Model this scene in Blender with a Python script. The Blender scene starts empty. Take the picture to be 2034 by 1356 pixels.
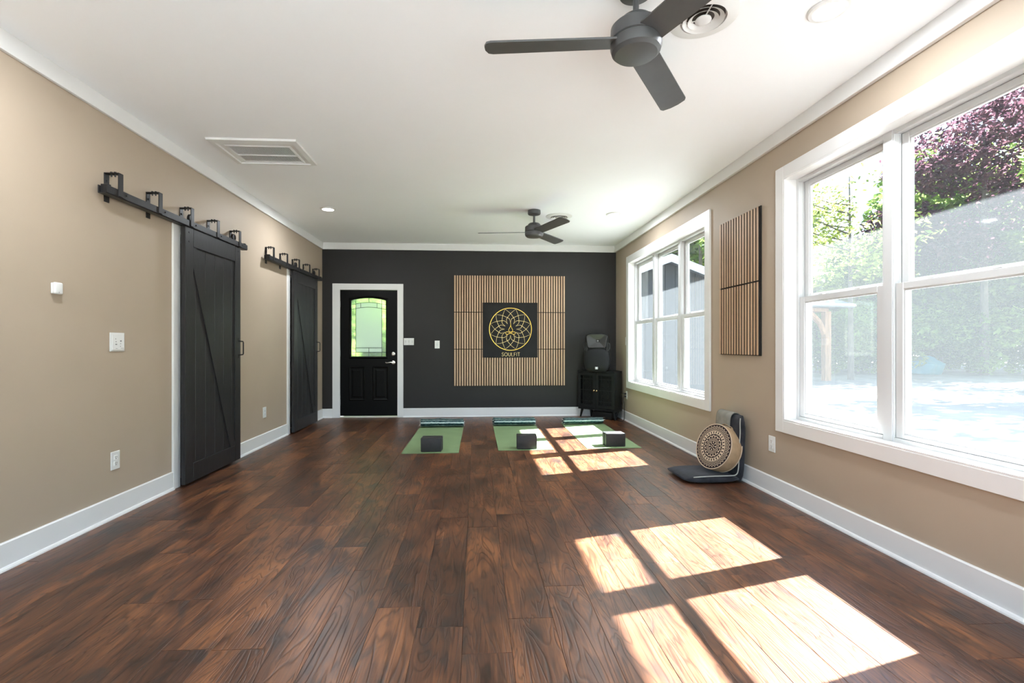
import bpy, bmesh, math, random
from mathutils import Vector, Matrix
random.seed(7)
PI = math.pi
scene = bpy.context.scene
C = scene.collection

# ------------------------------------------------------------------ camera, sky, sun, exposure
CAM_H = 1.16
F_PX, CX, CY = 945.0, 1001.0, 684.0
YAW = math.atan(55.3 / 945.0)
cd = bpy.data.cameras.new('camera')
cam = bpy.data.objects.new('camera', cd)
C.objects.link(cam)
cam.location = (0, 0, CAM_H)
cam.rotation_euler = (PI / 2, 0, -YAW)
cd.sensor_fit = 'HORIZONTAL'
cd.sensor_width = 36.0
cd.lens = 36.0 * F_PX / 2034.0
cd.shift_x = (1017.0 - CX) / 2034.0
cd.shift_y = -(678.0 - CY) / 2034.0
cd.clip_start = 0.05
cd.clip_end = 400
scene.camera = cam

SUN_DIR = Vector((1.0, 0.275, 1.0)).normalized()      # towards the sun
world = bpy.data.worlds.new('sky')
scene.world = world
world.use_nodes = True
wn = world.node_tree
for n in list(wn.nodes):
    wn.nodes.remove(n)
sky = wn.nodes.new('ShaderNodeTexSky')
sky.sky_type = 'NISHITA'
sky.sun_disc = False
sky.sun_elevation = math.asin(SUN_DIR.z)
sky.sun_rotation = math.atan2(SUN_DIR.x, SUN_DIR.y)
sky.air_density = 1.0
sky.dust_density = 0.6
sky.ozone_density = 1.0
bg = wn.nodes.new('ShaderNodeBackground')
bg.inputs['Strength'].default_value = 0.21
wo = wn.nodes.new('ShaderNodeOutputWorld')
wn.links.new(sky.outputs[0], bg.inputs[0])
wn.links.new(bg.outputs[0], wo.inputs[0])

sl = bpy.data.lights.new('sun', 'SUN')
sl.energy = 22.0
sl.angle = math.radians(0.6)
sl.color = (0.91, 0.96, 1.0)
sun = bpy.data.objects.new('sun', sl)
C.objects.link(sun)
sun.rotation_euler = SUN_DIR.to_track_quat('Z', 'Y').to_euler()
sun.location = (20, 6, 20)

LAMP_WATTS = 4.0
scene.view_settings.view_transform = 'Standard'
scene.view_settings.look = 'None'
scene.view_settings.gamma = 1.0
scene.view_settings.use_curve_mapping = False
scene.view_settings.exposure = 2.76
scene.cycles.max_bounces = 8
scene.cycles.diffuse_bounces = 5
scene.cycles.transparent_max_bounces = 20
scene.cycles.caustics_reflective = False
scene.cycles.caustics_refractive = False
scene.cycles.sample_clamp_indirect = 8.0


# ------------------------------------------------------------------ helpers
def lin(c):
    c /= 255.0
    return c / 12.92 if c <= 0.04045 else ((c + 0.055) / 1.055) ** 2.4


def rgb(r, g, b):
    return (lin(r), lin(g), lin(b), 1.0)


MATS = {}


def mat(name, col, rough=0.5, metal=0.0, spec=0.5, emit=None, estr=0.0):
    if name in MATS:
        return MATS[name]
    m = bpy.data.materials.new(name)
    m.use_nodes = True
    b = m.node_tree.nodes['Principled BSDF']
    b.inputs['Base Color'].default_value = col
    b.inputs['Roughness'].default_value = rough
    b.inputs['Metallic'].default_value = metal
    b.inputs['Specular IOR Level'].default_value = spec
    if emit:
        b.inputs['Emission Color'].default_value = emit
        b.inputs['Emission Strength'].default_value = estr
    MATS[name] = m
    return m


def nodes_of(m):
    nt = m.node_tree
    return nt, nt.nodes, nt.links, nt.nodes['Principled BSDF']


def add_noise(m, scale=8.0, amount=0.12, stretch=(1, 1, 1), bump=0.0, bscale=None, detail=4.0, coord='Object'):
    """procedural variation of value over the base colour, and a fine bump"""
    nt, N, L, b = nodes_of(m)
    base = b.inputs['Base Color'].default_value[:]
    tc = N.new('ShaderNodeTexCoord')
    mp = N.new('ShaderNodeMapping')
    mp.inputs['Scale'].default_value = stretch
    L.new(tc.outputs[coord], mp.inputs[0])
    nz = N.new('ShaderNodeTexNoise')
    nz.inputs['Scale'].default_value = scale
    nz.inputs['Detail'].default_value = detail
    L.new(mp.outputs[0], nz.inputs['Vector'])
    rp = N.new('ShaderNodeValToRGB')
    rp.color_ramp.elements[0].position = 0.25
    rp.color_ramp.elements[1].position = 0.75
    rp.color_ramp.elements[0].color = tuple(c * (1 - amount) for c in base[:3]) + (1,)
    rp.color_ramp.elements[1].color = tuple(min(1, c * (1 + amount)) for c in base[:3]) + (1,)
    L.new(nz.outputs['Fac'], rp.inputs[0])
    L.new(rp.outputs[0], b.inputs['Base Color'])
    if bump:
        n2 = N.new('ShaderNodeTexNoise')
        n2.inputs['Scale'].default_value = bscale or scale * 6
        n2.inputs['Detail'].default_value = 3
        L.new(mp.outputs[0], n2.inputs['Vector'])
        bp = N.new('ShaderNodeBump')
        bp.inputs['Strength'].default_value = bump
        bp.inputs['Distance'].default_value = 0.004
        L.new(n2.outputs['Fac'], bp.inputs['Height'])
        L.new(bp.outputs[0], b.inputs['Normal'])
    return m


def math_node(nt, op, a, b=None, clamp=False):
    n = nt.nodes.new('ShaderNodeMath')
    n.operation = op
    n.use_clamp = clamp
    for i, v in enumerate((a, b)):
        if v is None:
            continue
        if isinstance(v, (int, float)):
            n.inputs[i].default_value = v
        else:
            nt.links.new(v, n.inputs[i])
    return n.outputs[0]


class MB:
    """collects shapes in world coordinates; build() links ONE mesh object"""

    def __init__(self):
        self.bm = bmesh.new()

    def _tag(self, verts, mi):
        if mi:
            fs = set()
            for v in verts:
                fs.update(v.link_faces)
            for f in fs:
                f.material_index = mi

    def box(self, x0, x1, y0, y1, z0, z1, bevel=0.0, seg=1, M=None, mi=0):
        r = bmesh.ops.create_cube(self.bm, size=1.0)
        vs = r['verts']
        for v in vs:
            v.co = Vector(((x0 + x1) / 2 + v.co.x * (x1 - x0), (y0 + y1) / 2 + v.co.y * (y1 - y0), (z0 + z1) / 2 + v.co.z * (z1 - z0)))
        if bevel > 0:
            es = set()
            for v in vs:
                es.update(v.link_edges)
            rb = bmesh.ops.bevel(self.bm, geom=list(es), offset=bevel, segments=seg, affect='EDGES', profile=0.5)
            vs = list({v for f in rb['faces'] for v in f.verts} | {v for v in vs if v.is_valid})
        if M is not None:
            for v in vs:
                v.co = M @ v.co
        self._tag(vs, mi)
        return self

    def prism(self, pts, axis, a, b, mi=0, M=None):
        """polygon pts (2-d) extruded along axis from a to b; axis x: pts=(y,z), y: (x,z), z: (x,y)"""
        def P(p, t):
            if axis == 'x':
                return Vector((t, p[0], p[1]))
            if axis == 'y':
                return Vector((p[0], t, p[1]))
            return Vector((p[0], p[1], t))
        A = [self.bm.verts.new(P(p, a)) for p in pts]
        B = [self.bm.verts.new(P(p, b)) for p in pts]
        n = len(pts)
        fs = [self.bm.faces.new(A[::-1]), self.bm.faces.new(B)]
        for i in range(n):
            fs.append(self.bm.faces.new((A[i], A[(i + 1) % n], B[(i + 1) % n], B[i])))
        for f in fs:
            f.material_index = mi
        if M is not None:
            for v in A + B:
                v.co = M @ v.co
        return self

    def lathe(self, prof, n=32, M=None, mi=0, axis='z', cap=True):
        """prof: list of (r, h) revolved about local z"""
        rings = []
        allv = []
        for r, h in prof:
            if r < 1e-6:
                v = self.bm.verts.new((0, 0, h))
                rings.append([v])
                allv.append(v)
            else:
                ring = [self.bm.verts.new((r * math.cos(2 * PI * k / n), r * math.sin(2 * PI * k / n), h)) for k in range(n)]
                rings.append(ring)
                allv += ring
        for A, B in zip(rings, rings[1:]):
            for k in range(n):
                a = [A[k % len(A)], A[(k + 1) % len(A)]] if len(A) > 1 else [A[0]]
                b = [B[(k + 1) % len(B)], B[k % len(B)]] if len(B) > 1 else [B[0]]
                if len(a) + len(b) >= 3:
                    f = self.bm.faces.new(a + b)
                    f.material_index = mi
        if M is not None:
            for v in allv:
                v.co = M @ v.co
        return self

    def tube(self, pts, r, n=8, closed=False, mi=0, flat=None):
        """swept circle (or ellipse: flat=(normal vector, thickness radius)) along pts"""
        pts = [Vector(p) for p in pts]
        m = len(pts)
        rr = r if isinstance(r, (list, tuple)) else [r] * m
        rings = []
        up = None
        for i, p in enumerate(pts):
            if closed:
                d = pts[(i + 1) % m] - pts[i - 1]
            else:
                d = pts[min(i + 1, m - 1)] - pts[max(i - 1, 0)]
            d.normalize()
            if flat:
                nrm = Vector(flat[0])
                side = d.cross(nrm)
                side.normalize()
                e1, e2, r2 = side, nrm, flat[1]
            else:
                if up is None:
                    up = Vector((0, 0, 1)) if abs(d.z) < 0.9 else Vector((1, 0, 0))
                e1 = d.cross(up)
                e1.normalize()
                e2 = e1.cross(d)
                e2.normalize()
                up = e2
                r2 = None
            ring = []
            for k in range(n):
                a = 2 * PI * (k + 0.5) / n
                ring.append(self.bm.verts.new(p + e1 * rr[i] * math.cos(a) + e2 * (r2 if r2 else rr[i]) * math.sin(a)))
            rings.append(ring)
        seq = list(zip(rings, rings[1:]))
        if closed:
            seq.append((rings[-1], rings[0]))
        for A, B in seq:
            for k in range(n):
                f = self.bm.faces.new((A[k], A[(k + 1) % n], B[(k + 1) % n], B[k]))
                f.material_index = mi
        if not closed:
            for ring in (rings[0][::-1], rings[-1]):
                f = self.bm.faces.new(ring)
                f.material_index = mi
        return self

    def quadgrid(self, fn, nu, nv, closed_u=False):
        V = [[self.bm.verts.new(fn(i, j)) for j in range(nv)] for i in range(nu)]
        for i in range(nu if closed_u else nu - 1):
            for j in range(nv - 1):
                self.bm.faces.new((V[i][j], V[(i + 1) % nu][j], V[(i + 1) % nu][j + 1], V[i][j + 1]))
        return V

    def build(self, name, mats, parent=None, smooth=False, local=False, fix=True, angle=35):
        root = parent
        off = Vector((0, 0, 0))
        if not local:
            while root is not None:
                off = off + root.location
                root = root.parent
            for v in self.bm.verts:
                v.co -= off
        if fix:
            bmesh.ops.recalc_face_normals(self.bm, faces=self.bm.faces[:])
        me = bpy.data.meshes.new(name)
        self.bm.to_mesh(me)
        self.bm.free()
        for m in (mats if isinstance(mats, (list, tuple)) else [mats]):
            me.materials.append(m)
        if smooth:
            me.shade_smooth()
            try:
                me.set_sharp_from_angle(angle=math.radians(angle))
            except Exception:
                pass
        o = bpy.data.objects.new(name, me)
        C.objects.link(o)
        o.parent = parent
        return o


def tag(o, label=None, cat=None, group=None, kind=None):
    if label:
        o['label'] = label
    if cat:
        o['category'] = cat
    if group:
        o['group'] = group
    if kind:
        o['kind'] = kind
    return o


def thing(name, loc, label, cat, group=None, rot=None):
    o = bpy.data.objects.new(name, None)
    o.empty_display_size = 0.1
    C.objects.link(o)
    o.location = loc
    if rot:
        o.rotation_euler = rot
    return tag(o, label, cat, group)


def struct(name, loc=(0, 0, 0)):
    o = bpy.data.objects.new(name, None)
    o.empty_display_size = 0.1
    C.objects.link(o)
    o.location = loc
    o['kind'] = 'structure'
    return o


def copy_tree(o, parent=None):
    c = o.copy()
    C.objects.link(c)
    c.parent = parent
    for ch in list(o.children):
        copy_tree(ch, c)
    return c


def boxobj(name, m, dims, parent=None, bevel=0.0, seg=1, smooth=False):
    return MB().box(*dims, bevel=bevel, seg=seg).build(name, m, parent, smooth=smooth)


def catmull(pts, n=8, closed=False):
    P = [Vector(p) for p in pts]
    out = []
    m = len(P)
    for i in range(m if closed else m - 1):
        if closed:
            p0, p1, p2, p3 = P[i - 1], P[i], P[(i + 1) % m], P[(i + 2) % m]
        else:
            p0, p1, p2, p3 = P[max(i - 1, 0)], P[i], P[i + 1], P[min(i + 2, m - 1)]
        for k in range(n):
            t = k / n
            out.append(0.5 * ((2 * p1) + (p2 - p0) * t + (2 * p0 - 5 * p1 + 4 * p2 - p3) * t * t + (3 * p1 - p0 - 3 * p2 + p3) * t ** 3))
    if not closed:
        out.append(P[-1])
    return out


# ------------------------------------------------------------------ materials
M_wall = add_noise(mat('wall_paint_beige', (0.412, 0.332, 0.254, 1), 0.55, spec=0.35), 3, 0.02, bump=0.05, bscale=180)
M_dark = add_noise(mat('wall_paint_charcoal', (0.0205, 0.0185, 0.0182, 1), 0.55, spec=0.3), 3, 0.04, bump=0.05, bscale=180)
M_ceil = add_noise(mat('ceiling_paint', (0.90, 0.905, 0.92, 1), 0.6, spec=0.3), 2, 0.01)
M_trim = add_noise(mat('trim_white', (0.73, 0.72, 0.71, 1), 0.35), 4, 0.015)
M_vinyl = mat('window_vinyl', (0.56, 0.56, 0.56, 1), 0.3)
M_bdoor = add_noise(mat('barn_door_black', (0.017, 0.016, 0.017, 1), 0.45, spec=0.4), 9, 0.35, stretch=(14, 14, 0.7), bump=0.25, bscale=20)
M_fdoor = add_noise(mat('front_door_black', (0.0032, 0.003, 0.003, 1), 0.40, spec=0.12), 4, 0.1)
M_iron = add_noise(mat('black_iron', (0.018, 0.017, 0.018, 1), 0.45, 0.3), 20, 0.15)
M_fan = add_noise(mat('fan_graphite', (0.080, 0.081, 0.083, 1), 0.42, 0.3), 12, 0.08)
M_chrome = mat('satin_nickel', (0.72, 0.69, 0.66, 1), 0.25, 1.0)
M_plate = mat('plate_white', (0.72, 0.715, 0.70, 1), 0.35)
M_slot = mat('slot_dark', (0.03, 0.03, 0.03, 1), 0.6)
M_grey = mat('print_grey', (0.25, 0.25, 0.25, 1), 0.6)
M_felt = add_noise(mat('black_felt', (0.012, 0.010, 0.009, 1), 0.9), 60, 0.3)
M_gold = mat('gold_vinyl', (0.80, 0.52, 0.09, 1), 0.32, 0.55)
M_goldlt = mat('gold_light', (0.86, 0.66, 0.30, 1), 0.35, 0.4)
M_board = add_noise(mat('sign_board', (0.010, 0.009, 0.010, 1), 0.5, spec=0.2), 6, 0.2)
M_spk = add_noise(mat('speaker_plastic', (0.007, 0.007, 0.0075, 1), 0.55, spec=0.2), 90, 0.2, bump=0.15, bscale=300)
M_grill = add_noise(mat('speaker_grille', (0.011, 0.011, 0.012, 1), 0.6, spec=0.2), 300, 0.4, bump=0.3, bscale=500)
M_horn = mat('speaker_horn', (0.022, 0.021, 0.021, 1), 0.42)
M_cab = add_noise(mat('cabinet_black', (0.010, 0.0115, 0.0125, 1), 0.36, spec=0.35), 10, 0.15)
M_cabin = mat('cabinet_inside', (0.002, 0.002, 0.002, 1), 0.8)
M_brass = mat('brass_knob', (0.85, 0.62, 0.32, 1), 0.25, 1.0)
M_cord = mat('cord_rubber', (0.012, 0.012, 0.012, 1), 0.5)
M_block = add_noise(mat('foam_block', (0.030, 0.028, 0.028, 1), 0.6, spec=0.4), 40, 0.15, bump=0.2, bscale=200)
M_mat = add_noise(mat('mat_green', (0.195, 0.275, 0.135, 1), 0.75, spec=0.25), 5, 0.06, bump=0.25, bscale=250)
M_velour = add_noise(mat('charcoal_velour', (0.026, 0.027, 0.033, 1), 0.85, spec=0.2), 14, 0.45, bump=0.4, bscale=60)
M_velour.node_tree.nodes['Principled BSDF'].inputs['Sheen Weight'].default_value = 0.12
M_flap = add_noise(mat('grey_suede', (0.235, 0.225, 0.195, 1), 0.85, spec=0.2), 18, 0.2, bump=0.2)
M_pipe = mat('pale_piping', (0.40, 0.41, 0.38, 1), 0.7)
M_tan = add_noise(mat('tan_canvas', (0.44, 0.30, 0.18, 1), 0.85, spec=0.2), 25, 0.12, bump=0.3, bscale=220)
M_fringe = mat('fringe_cream', (0.7, 0.68, 0.62, 1), 0.9)
M_lens = mat('lamp_lens', (0.9, 0.9, 0.9, 1), 0.5, emit=(1, 0.96, 0.92, 1), estr=1.6)
M_bark = add_noise(mat('bark', (0.10, 0.078, 0.06, 1), 0.9), 4, 0.4, stretch=(3, 3, 0.6))
M_barn = add_noise(mat('barn_siding', (0.020, 0.021, 0.023, 1), 0.7), 3, 0.25, stretch=(6, 6, 0.6))
M_roof = add_noise(mat('metal_roof', (0.10, 0.11, 0.13, 1), 0.45, 0.3), 3, 0.15)
M_fascia = mat('fascia_white', (0.42, 0.43, 0.45, 1), 0.5)
M_timber = add_noise(mat('cedar_timber', (0.33, 0.165, 0.08, 1), 0.7), 4, 0.3, stretch=(5, 5, 0.6))
M_tarp = mat('teal_tarp', (0.03, 0.18, 0.24, 1), 0.5)
M_came = mat('lead_came', (0.03, 0.035, 0.03, 1), 0.4, 0.6)
M_soffit = mat('soffit', (0.6, 0.6, 0.6, 1), 0.6)


def slat_material():
    m = mat('oak_slat', (0.55, 0.36, 0.21, 1), 0.5)
    nt, N, L, b = nodes_of(m)
    tc = N.new('ShaderNodeTexCoord')
    oi = N.new('ShaderNodeObjectInfo')
    ad = N.new('ShaderNodeVectorMath')
    ad.operation = 'ADD'
    sc = N.new('ShaderNodeVectorMath')
    sc.operation = 'SCALE'
    sc.inputs[0].default_value = (31, 17, 53)
    L.new(oi.outputs['Random'], sc.inputs['Scale'])
    L.new(tc.outputs['Object'], ad.inputs[0])
    L.new(sc.outputs[0], ad.inputs[1])
    mp = N.new('ShaderNodeMapping')
    mp.inputs['Scale'].default_value = (60, 60, 3)
    L.new(ad.outputs[0], mp.inputs[0])
    nz = N.new('ShaderNodeTexNoise')
    nz.inputs['Scale'].default_value = 1.0
    nz.inputs['Detail'].default_value = 4
    L.new(mp.outputs[0], nz.inputs['Vector'])
    v = math_node(nt, 'ADD', math_node(nt, 'MULTIPLY', nz.outputs['Fac'], 0.6), math_node(nt, 'MULTIPLY', oi.outputs['Random'], 0.4))
    rp = N.new('ShaderNodeValToRGB')
    rp.color_ramp.elements[0].position = 0.2
    rp.color_ramp.elements[0].color = (0.40, 0.250, 0.155, 1)
    rp.color_ramp.elements[1].position = 0.8
    rp.color_ramp.elements[1].color = (0.58, 0.395, 0.260, 1)
    L.new(v, rp.inputs[0])
    L.new(rp.outputs[0], b.inputs['Base Color'])
    return m


def floor_material():
    m = mat('hickory_plank', (0.10, 0.04, 0.02, 1), 0.34)
    nt, N, L, b = nodes_of(m)
    tc = N.new('ShaderNodeTexCoord')
    oi = N.new('ShaderNodeObjectInfo')
    sc = N.new('ShaderNodeVectorMath')
    sc.operation = 'SCALE'
    sc.inputs[0].default_value = (37.0, 91.0, 13.0)
    L.new(oi.outputs['Random'], sc.inputs['Scale'])
    ad = N.new('ShaderNodeVectorMath')
    ad.operation = 'ADD'
    L.new(tc.outputs['Object'], ad.inputs[0])
    L.new(sc.outputs[0], ad.inputs[1])

    def noise(scale_vec, detail, dist=0.0, rough=0.55):
        mp = N.new('ShaderNodeMapping')
        mp.inputs['Scale'].default_value = scale_vec
        L.new(ad.outputs[0], mp.inputs[0])
        nz = N.new('ShaderNodeTexNoise')
        nz.inputs['Scale'].default_value = 1.0
        nz.inputs['Detail'].default_value = detail
        nz.inputs['Roughness'].default_value = rough
        nz.inputs['Distortion'].default_value = dist
        L.new(mp.outputs[0], nz.inputs['Vector'])
        return nz.outputs['Fac']
    tone = noise((5.0, 2.0, 1), 3, 0.6)               # broad tone over a plank
    grain = noise((70, 5.0, 1), 5, 0.8)               # fibres along the plank
    # cathedral growth rings
    mp = N.new('ShaderNodeMapping')
    mp.inputs['Scale'].default_value = (9.0, 1.1, 1)
    L.new(ad.outputs[0], mp.inputs[0])
    nz = N.new('ShaderNodeTexNoise')
    nz.inputs['Scale'].default_value = 1.0
    nz.inputs['Detail'].default_value = 2.0
    nz.inputs['Distortion'].default_value = 0.9
    L.new(mp.outputs[0], nz.inputs['Vector'])
    ring = math_node(nt, 'SINE', math_node(nt, 'MULTIPLY', nz.outputs['Fac'], 75.0))
    ringp = math_node(nt, 'POWER', math_node(nt, 'MULTIPLY', math_node(nt, 'ADD', ring, 1.0), 0.5), 5.0)
    stain = noise((7.0, 3.5, 1), 3, 1.0)              # dark knots and stains
    rp = N.new('ShaderNodeValToRGB')
    e = rp.color_ramp.elements
    e[0].position = 0.34
    e[0].color = (0.036, 0.0150, 0.0090, 1)
    e[1].position = 0.66
    e[1].color = (0.250, 0.098, 0.038, 1)
    mid = e.new(0.5)
    mid.color = (0.112, 0.0440, 0.0205, 1)
    v = math_node(nt, 'ADD', math_node(nt, 'MULTIPLY', tone, 0.60), math_node(nt, 'MULTIPLY', grain, 0.40))
    v = math_node(nt, 'ADD', v, math_node(nt, 'MULTIPLY', math_node(nt, 'SUBTRACT', oi.outputs['Random'], 0.5), 0.10))
    L.new(v, rp.inputs[0])
    mx = N.new('ShaderNodeMixRGB')
    mx.blend_type = 'MULTIPLY'
    L.new(rp.outputs[0], mx.inputs[1])
    mx.inputs[2].default_value = (0.22, 0.20, 0.20, 1)
    L.new(math_node(nt, 'MULTIPLY', ringp, 0.60), mx.inputs[0])
    st = N.new('ShaderNodeValToRGB')
    st.color_ramp.elements[0].position = 0.54
    st.color_ramp.elements[0].color = (0, 0, 0, 1)
    st.color_ramp.elements[1].position = 0.70
    st.color_ramp.elements[1].color = (1, 1, 1, 1)
    L.new(stain, st.inputs[0])
    m2 = N.new('ShaderNodeMixRGB')
    m2.blend_type = 'MIX'
    L.new(math_node(nt, 'MULTIPLY', st.outputs[0], 0.80), m2.inputs[0])
    L.new(mx.outputs[0], m2.inputs[1])
    m2.inputs[2].default_value = (0.030, 0.0215, 0.0185, 1)
    # knots
    mk = N.new('ShaderNodeMapping')
    mk.inputs['Scale'].default_value = (5.0, 2.2, 1)
    L.new(ad.outputs[0], mk.inputs[0])
    vo = N.new('ShaderNodeTexVoronoi')
    vo.inputs['Scale'].default_value = 1.0
    L.new(mk.outputs[0], vo.inputs['Vector'])
    kn = N.new('ShaderNodeValToRGB')
    kn.color_ramp.elements[0].position = 0.05
    kn.color_ramp.elements[0].color = (1, 1, 1, 1)
    kn.color_ramp.elements[1].position = 0.17
    kn.color_ramp.elements[1].color = (0, 0, 0, 1)
    L.new(vo.outputs['Distance'], kn.inputs[0])
    m3 = N.new('ShaderNodeMixRGB')
    L.new(math_node(nt, 'MULTIPLY', kn.outputs[0], math_node(nt, 'MULTIPLY', grain, 1.3)), m3.inputs[0])
    L.new(m2.outputs[0], m3.inputs[1])
    m3.inputs[2].default_value = (0.020, 0.013, 0.011, 1)
    L.new(m3.outputs[0], b.inputs['Base Color'])
    rg = math_node(nt, 'ADD', 0.27, math_node(nt, 'MULTIPLY', grain, 0.18))
    L.new(rg, b.inputs['Roughness'])
    bp = N.new('ShaderNodeBump')
    bp.inputs['Strength'].default_value = 0.30
    bp.inputs['Distance'].default_value = 0.003
    hgt = math_node(nt, 'SUBTRACT', math_node(nt, 'MULTIPLY', grain, 0.45), math_node(nt, 'MULTIPLY', ringp, 0.6))
    hgt = math_node(nt, 'ADD', hgt, math_node(nt, 'MULTIPLY', tone, 0.9))
    L.new(hgt, bp.inputs['Height'])
    L.new(bp.outputs[0], b.inputs['Normal'])
    b.inputs['Specular IOR Level'].default_value = 0.5
    return m


def glass_material(name='window_glass', tint=(0.95, 0.97, 0.96, 1)):
    m = bpy.data.materials.new(name)
    m.use_nodes = True
    nt = m.node_tree
    for n in list(nt.nodes):
        nt.nodes.remove(n)
    out = nt.nodes.new('ShaderNodeOutputMaterial')
    tr = nt.nodes.new('ShaderNodeBsdfTransparent')
    tr.inputs[0].default_value = tint
    gl = nt.nodes.new('ShaderNodeBsdfGlossy')
    gl.inputs['Roughness'].default_value = 0.02
    lw = nt.nodes.new('ShaderNodeLayerWeight')
    lw.inputs[0].default_value = 0.5
    fac = math_node(nt, 'ADD', math_node(nt, 'MULTIPLY', math_node(nt, 'POWER', lw.outputs['Facing'], 5.0), 0.45), 0.02)
    mx = nt.nodes.new('ShaderNodeMixShader')
    nt.links.new(fac, mx.inputs[0])
    nt.links.new(tr.outputs[0], mx.inputs[1])
    nt.links.new(gl.outputs[0], mx.inputs[2])
    nt.links.new(mx.outputs[0], out.inputs[0])
    return m


def screen_material():
    """fine insect mesh: mostly open, the thread scatters a little of the sun that strikes it"""
    m = bpy.data.materials.new('insect_screen')
    m.use_nodes = True
    nt = m.node_tree
    for n in list(nt.nodes):
        nt.nodes.remove(n)
    out = nt.nodes.new('ShaderNodeOutputMaterial')
    tr = nt.nodes.new('ShaderNodeBsdfTransparent')
    tl = nt.nodes.new('ShaderNodeBsdfTranslucent')
    tl.inputs[0].default_value = (0.072, 0.074, 0.076, 1)
    mx = nt.nodes.new('ShaderNodeMixShader')
    mx.inputs[0].default_value = 0.26
    nt.links.new(tr.outputs[0], mx.inputs[1])
    nt.links.new(tl.outputs[0], mx.inputs[2])
    nt.links.new(mx.outputs[0], out.inputs[0])
    return m


def frosted_material(name, rough, tint, clear):
    m = bpy.data.materials.new(name)
    m.use_nodes = True
    nt = m.node_tree
    for n in list(nt.nodes):
        nt.nodes.remove(n)
    out = nt.nodes.new('ShaderNodeOutputMaterial')
    rf = nt.nodes.new('ShaderNodeBsdfRefraction')
    rf.inputs['Color'].default_value = tint
    rf.inputs['Roughness'].default_value = rough
    rf.inputs['IOR'].default_value = 1.12
    tl = nt.nodes.new('ShaderNodeBsdfTranslucent')
    tl.inputs[0].default_value = tint
    nz = nt.nodes.new('ShaderNodeTexNoise')
    nz.inputs['Scale'].default_value = 120
    bp = nt.nodes.new('ShaderNodeBump')
    bp.inputs['Strength'].default_value = 0.35
    bp.inputs['Distance'].default_value = 0.004
    tc = nt.nodes.new('ShaderNodeTexCoord')
    nt.links.new(tc.outputs['Object'], nz.inputs['Vector'])
    nt.links.new(nz.outputs['Fac'], bp.inputs['Height'])
    nt.links.new(bp.outputs[0], rf.inputs['Normal'])
    mx = nt.nodes.new('ShaderNodeMixShader')
    mx.inputs[0].default_value = clear
    nt.links.new(tl.outputs[0], mx.inputs[1])
    nt.links.new(rf.outputs[0], mx.inputs[2])
    nt.links.new(mx.outputs[0], out.inputs[0])
    return m


def leaf_material(name, c0, c1):
    m = bpy.data.materials.new(name)
    m.use_nodes = True
    nt = m.node_tree
    for n in list(nt.nodes):
        nt.nodes.remove(n)
    out = nt.nodes.new('ShaderNodeOutputMaterial')
    tc = nt.nodes.new('ShaderNodeTexCoord')
    nz = nt.nodes.new('ShaderNodeTexNoise')
    nz.inputs['Scale'].default_value = 1.3
    nz.inputs['Detail'].default_value = 5
    nt.links.new(tc.outputs['Object'], nz.inputs['Vector'])
    rp = nt.nodes.new('ShaderNodeValToRGB')
    rp.color_ramp.elements[0].position = 0.35
    rp.color_ramp.elements[0].color = c0
    rp.color_ramp.elements[1].position = 0.65
    rp.color_ramp.elements[1].color = c1
    nt.links.new(nz.outputs['Fac'], rp.inputs[0])
    df = nt.nodes.new('ShaderNodeBsdfDiffuse')
    tl = nt.nodes.new('ShaderNodeBsdfTranslucent')
    nt.links.new(rp.outputs[0], df.inputs[0])
    nt.links.new(rp.outputs[0], tl.inputs[0])
    mx = nt.nodes.new('ShaderNodeMixShader')
    mx.inputs[0].default_value = 0.62
    nt.links.new(df.outputs[0], mx.inputs[1])
    nt.links.new(tl.outputs[0], mx.inputs[2])
    nt.links.new(mx.outputs[0], out.inputs[0])
    return m


def ground_material():
    m = mat('bare_ground', (0.36, 0.31, 0.25, 1), 0.95, spec=0.1)
    nt, N, L, b = nodes_of(m)
    tc = N.new('ShaderNodeTexCoord')
    nz = N.new('ShaderNodeTexNoise')
    nz.inputs['Scale'].default_value = 0.35
    nz.inputs['Detail'].default_value = 9
    nz.inputs['Roughness'].default_value = 0.7
    L.new(tc.outputs['Object'], nz.inputs['Vector'])
    rp = N.new('ShaderNodeValToRGB')
    e = rp.color_ramp.elements
    e[0].position = 0.3
    e[0].color = (0.085, 0.082, 0.075, 1)
    e[1].position = 0.7
    e[1].color = (0.24, 0.228, 0.205, 1)
    L.new(nz.outputs['Fac'], rp.inputs[0])
    L.new(rp.outputs[0], b.inputs['Base Color'])
    return m


M_slat = slat_material()
M_floor = floor_material()
M_glass = glass_material()
M_screen = screen_material()
M_frost = frosted_material('frosted_glass', 0.35, (0.66, 0.71, 0.62, 1), 0.6)
M_rain = frosted_material('textured_glass', 0.04, (0.92, 0.96, 0.92, 1), 0.92)
M_ground = ground_material()
M_sub = mat('subfloor', (0.01, 0.006, 0.004, 1), 0.9)

# ------------------------------------------------------------------ room shell
XL, XR, YB, YF, ZC = -2.43, 2.29, 7.68, -1.0, 2.77
WT = 0.16                                            # wall thickness
W1 = (4.605, 7.005)                                  # window openings on the right wall (y), 3 units of 0.8
W2 = (1.0, 3.4)
WZ = (0.597, 2.39)
DO1, DO2 = (4.04, 4.85), (6.35, 7.16)                # openings behind the sliding doors
DOZ = 2.06
FD = (-2.151, -1.254)                                # front door slab x range
FDZ = (0.026, 2.024)


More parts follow.
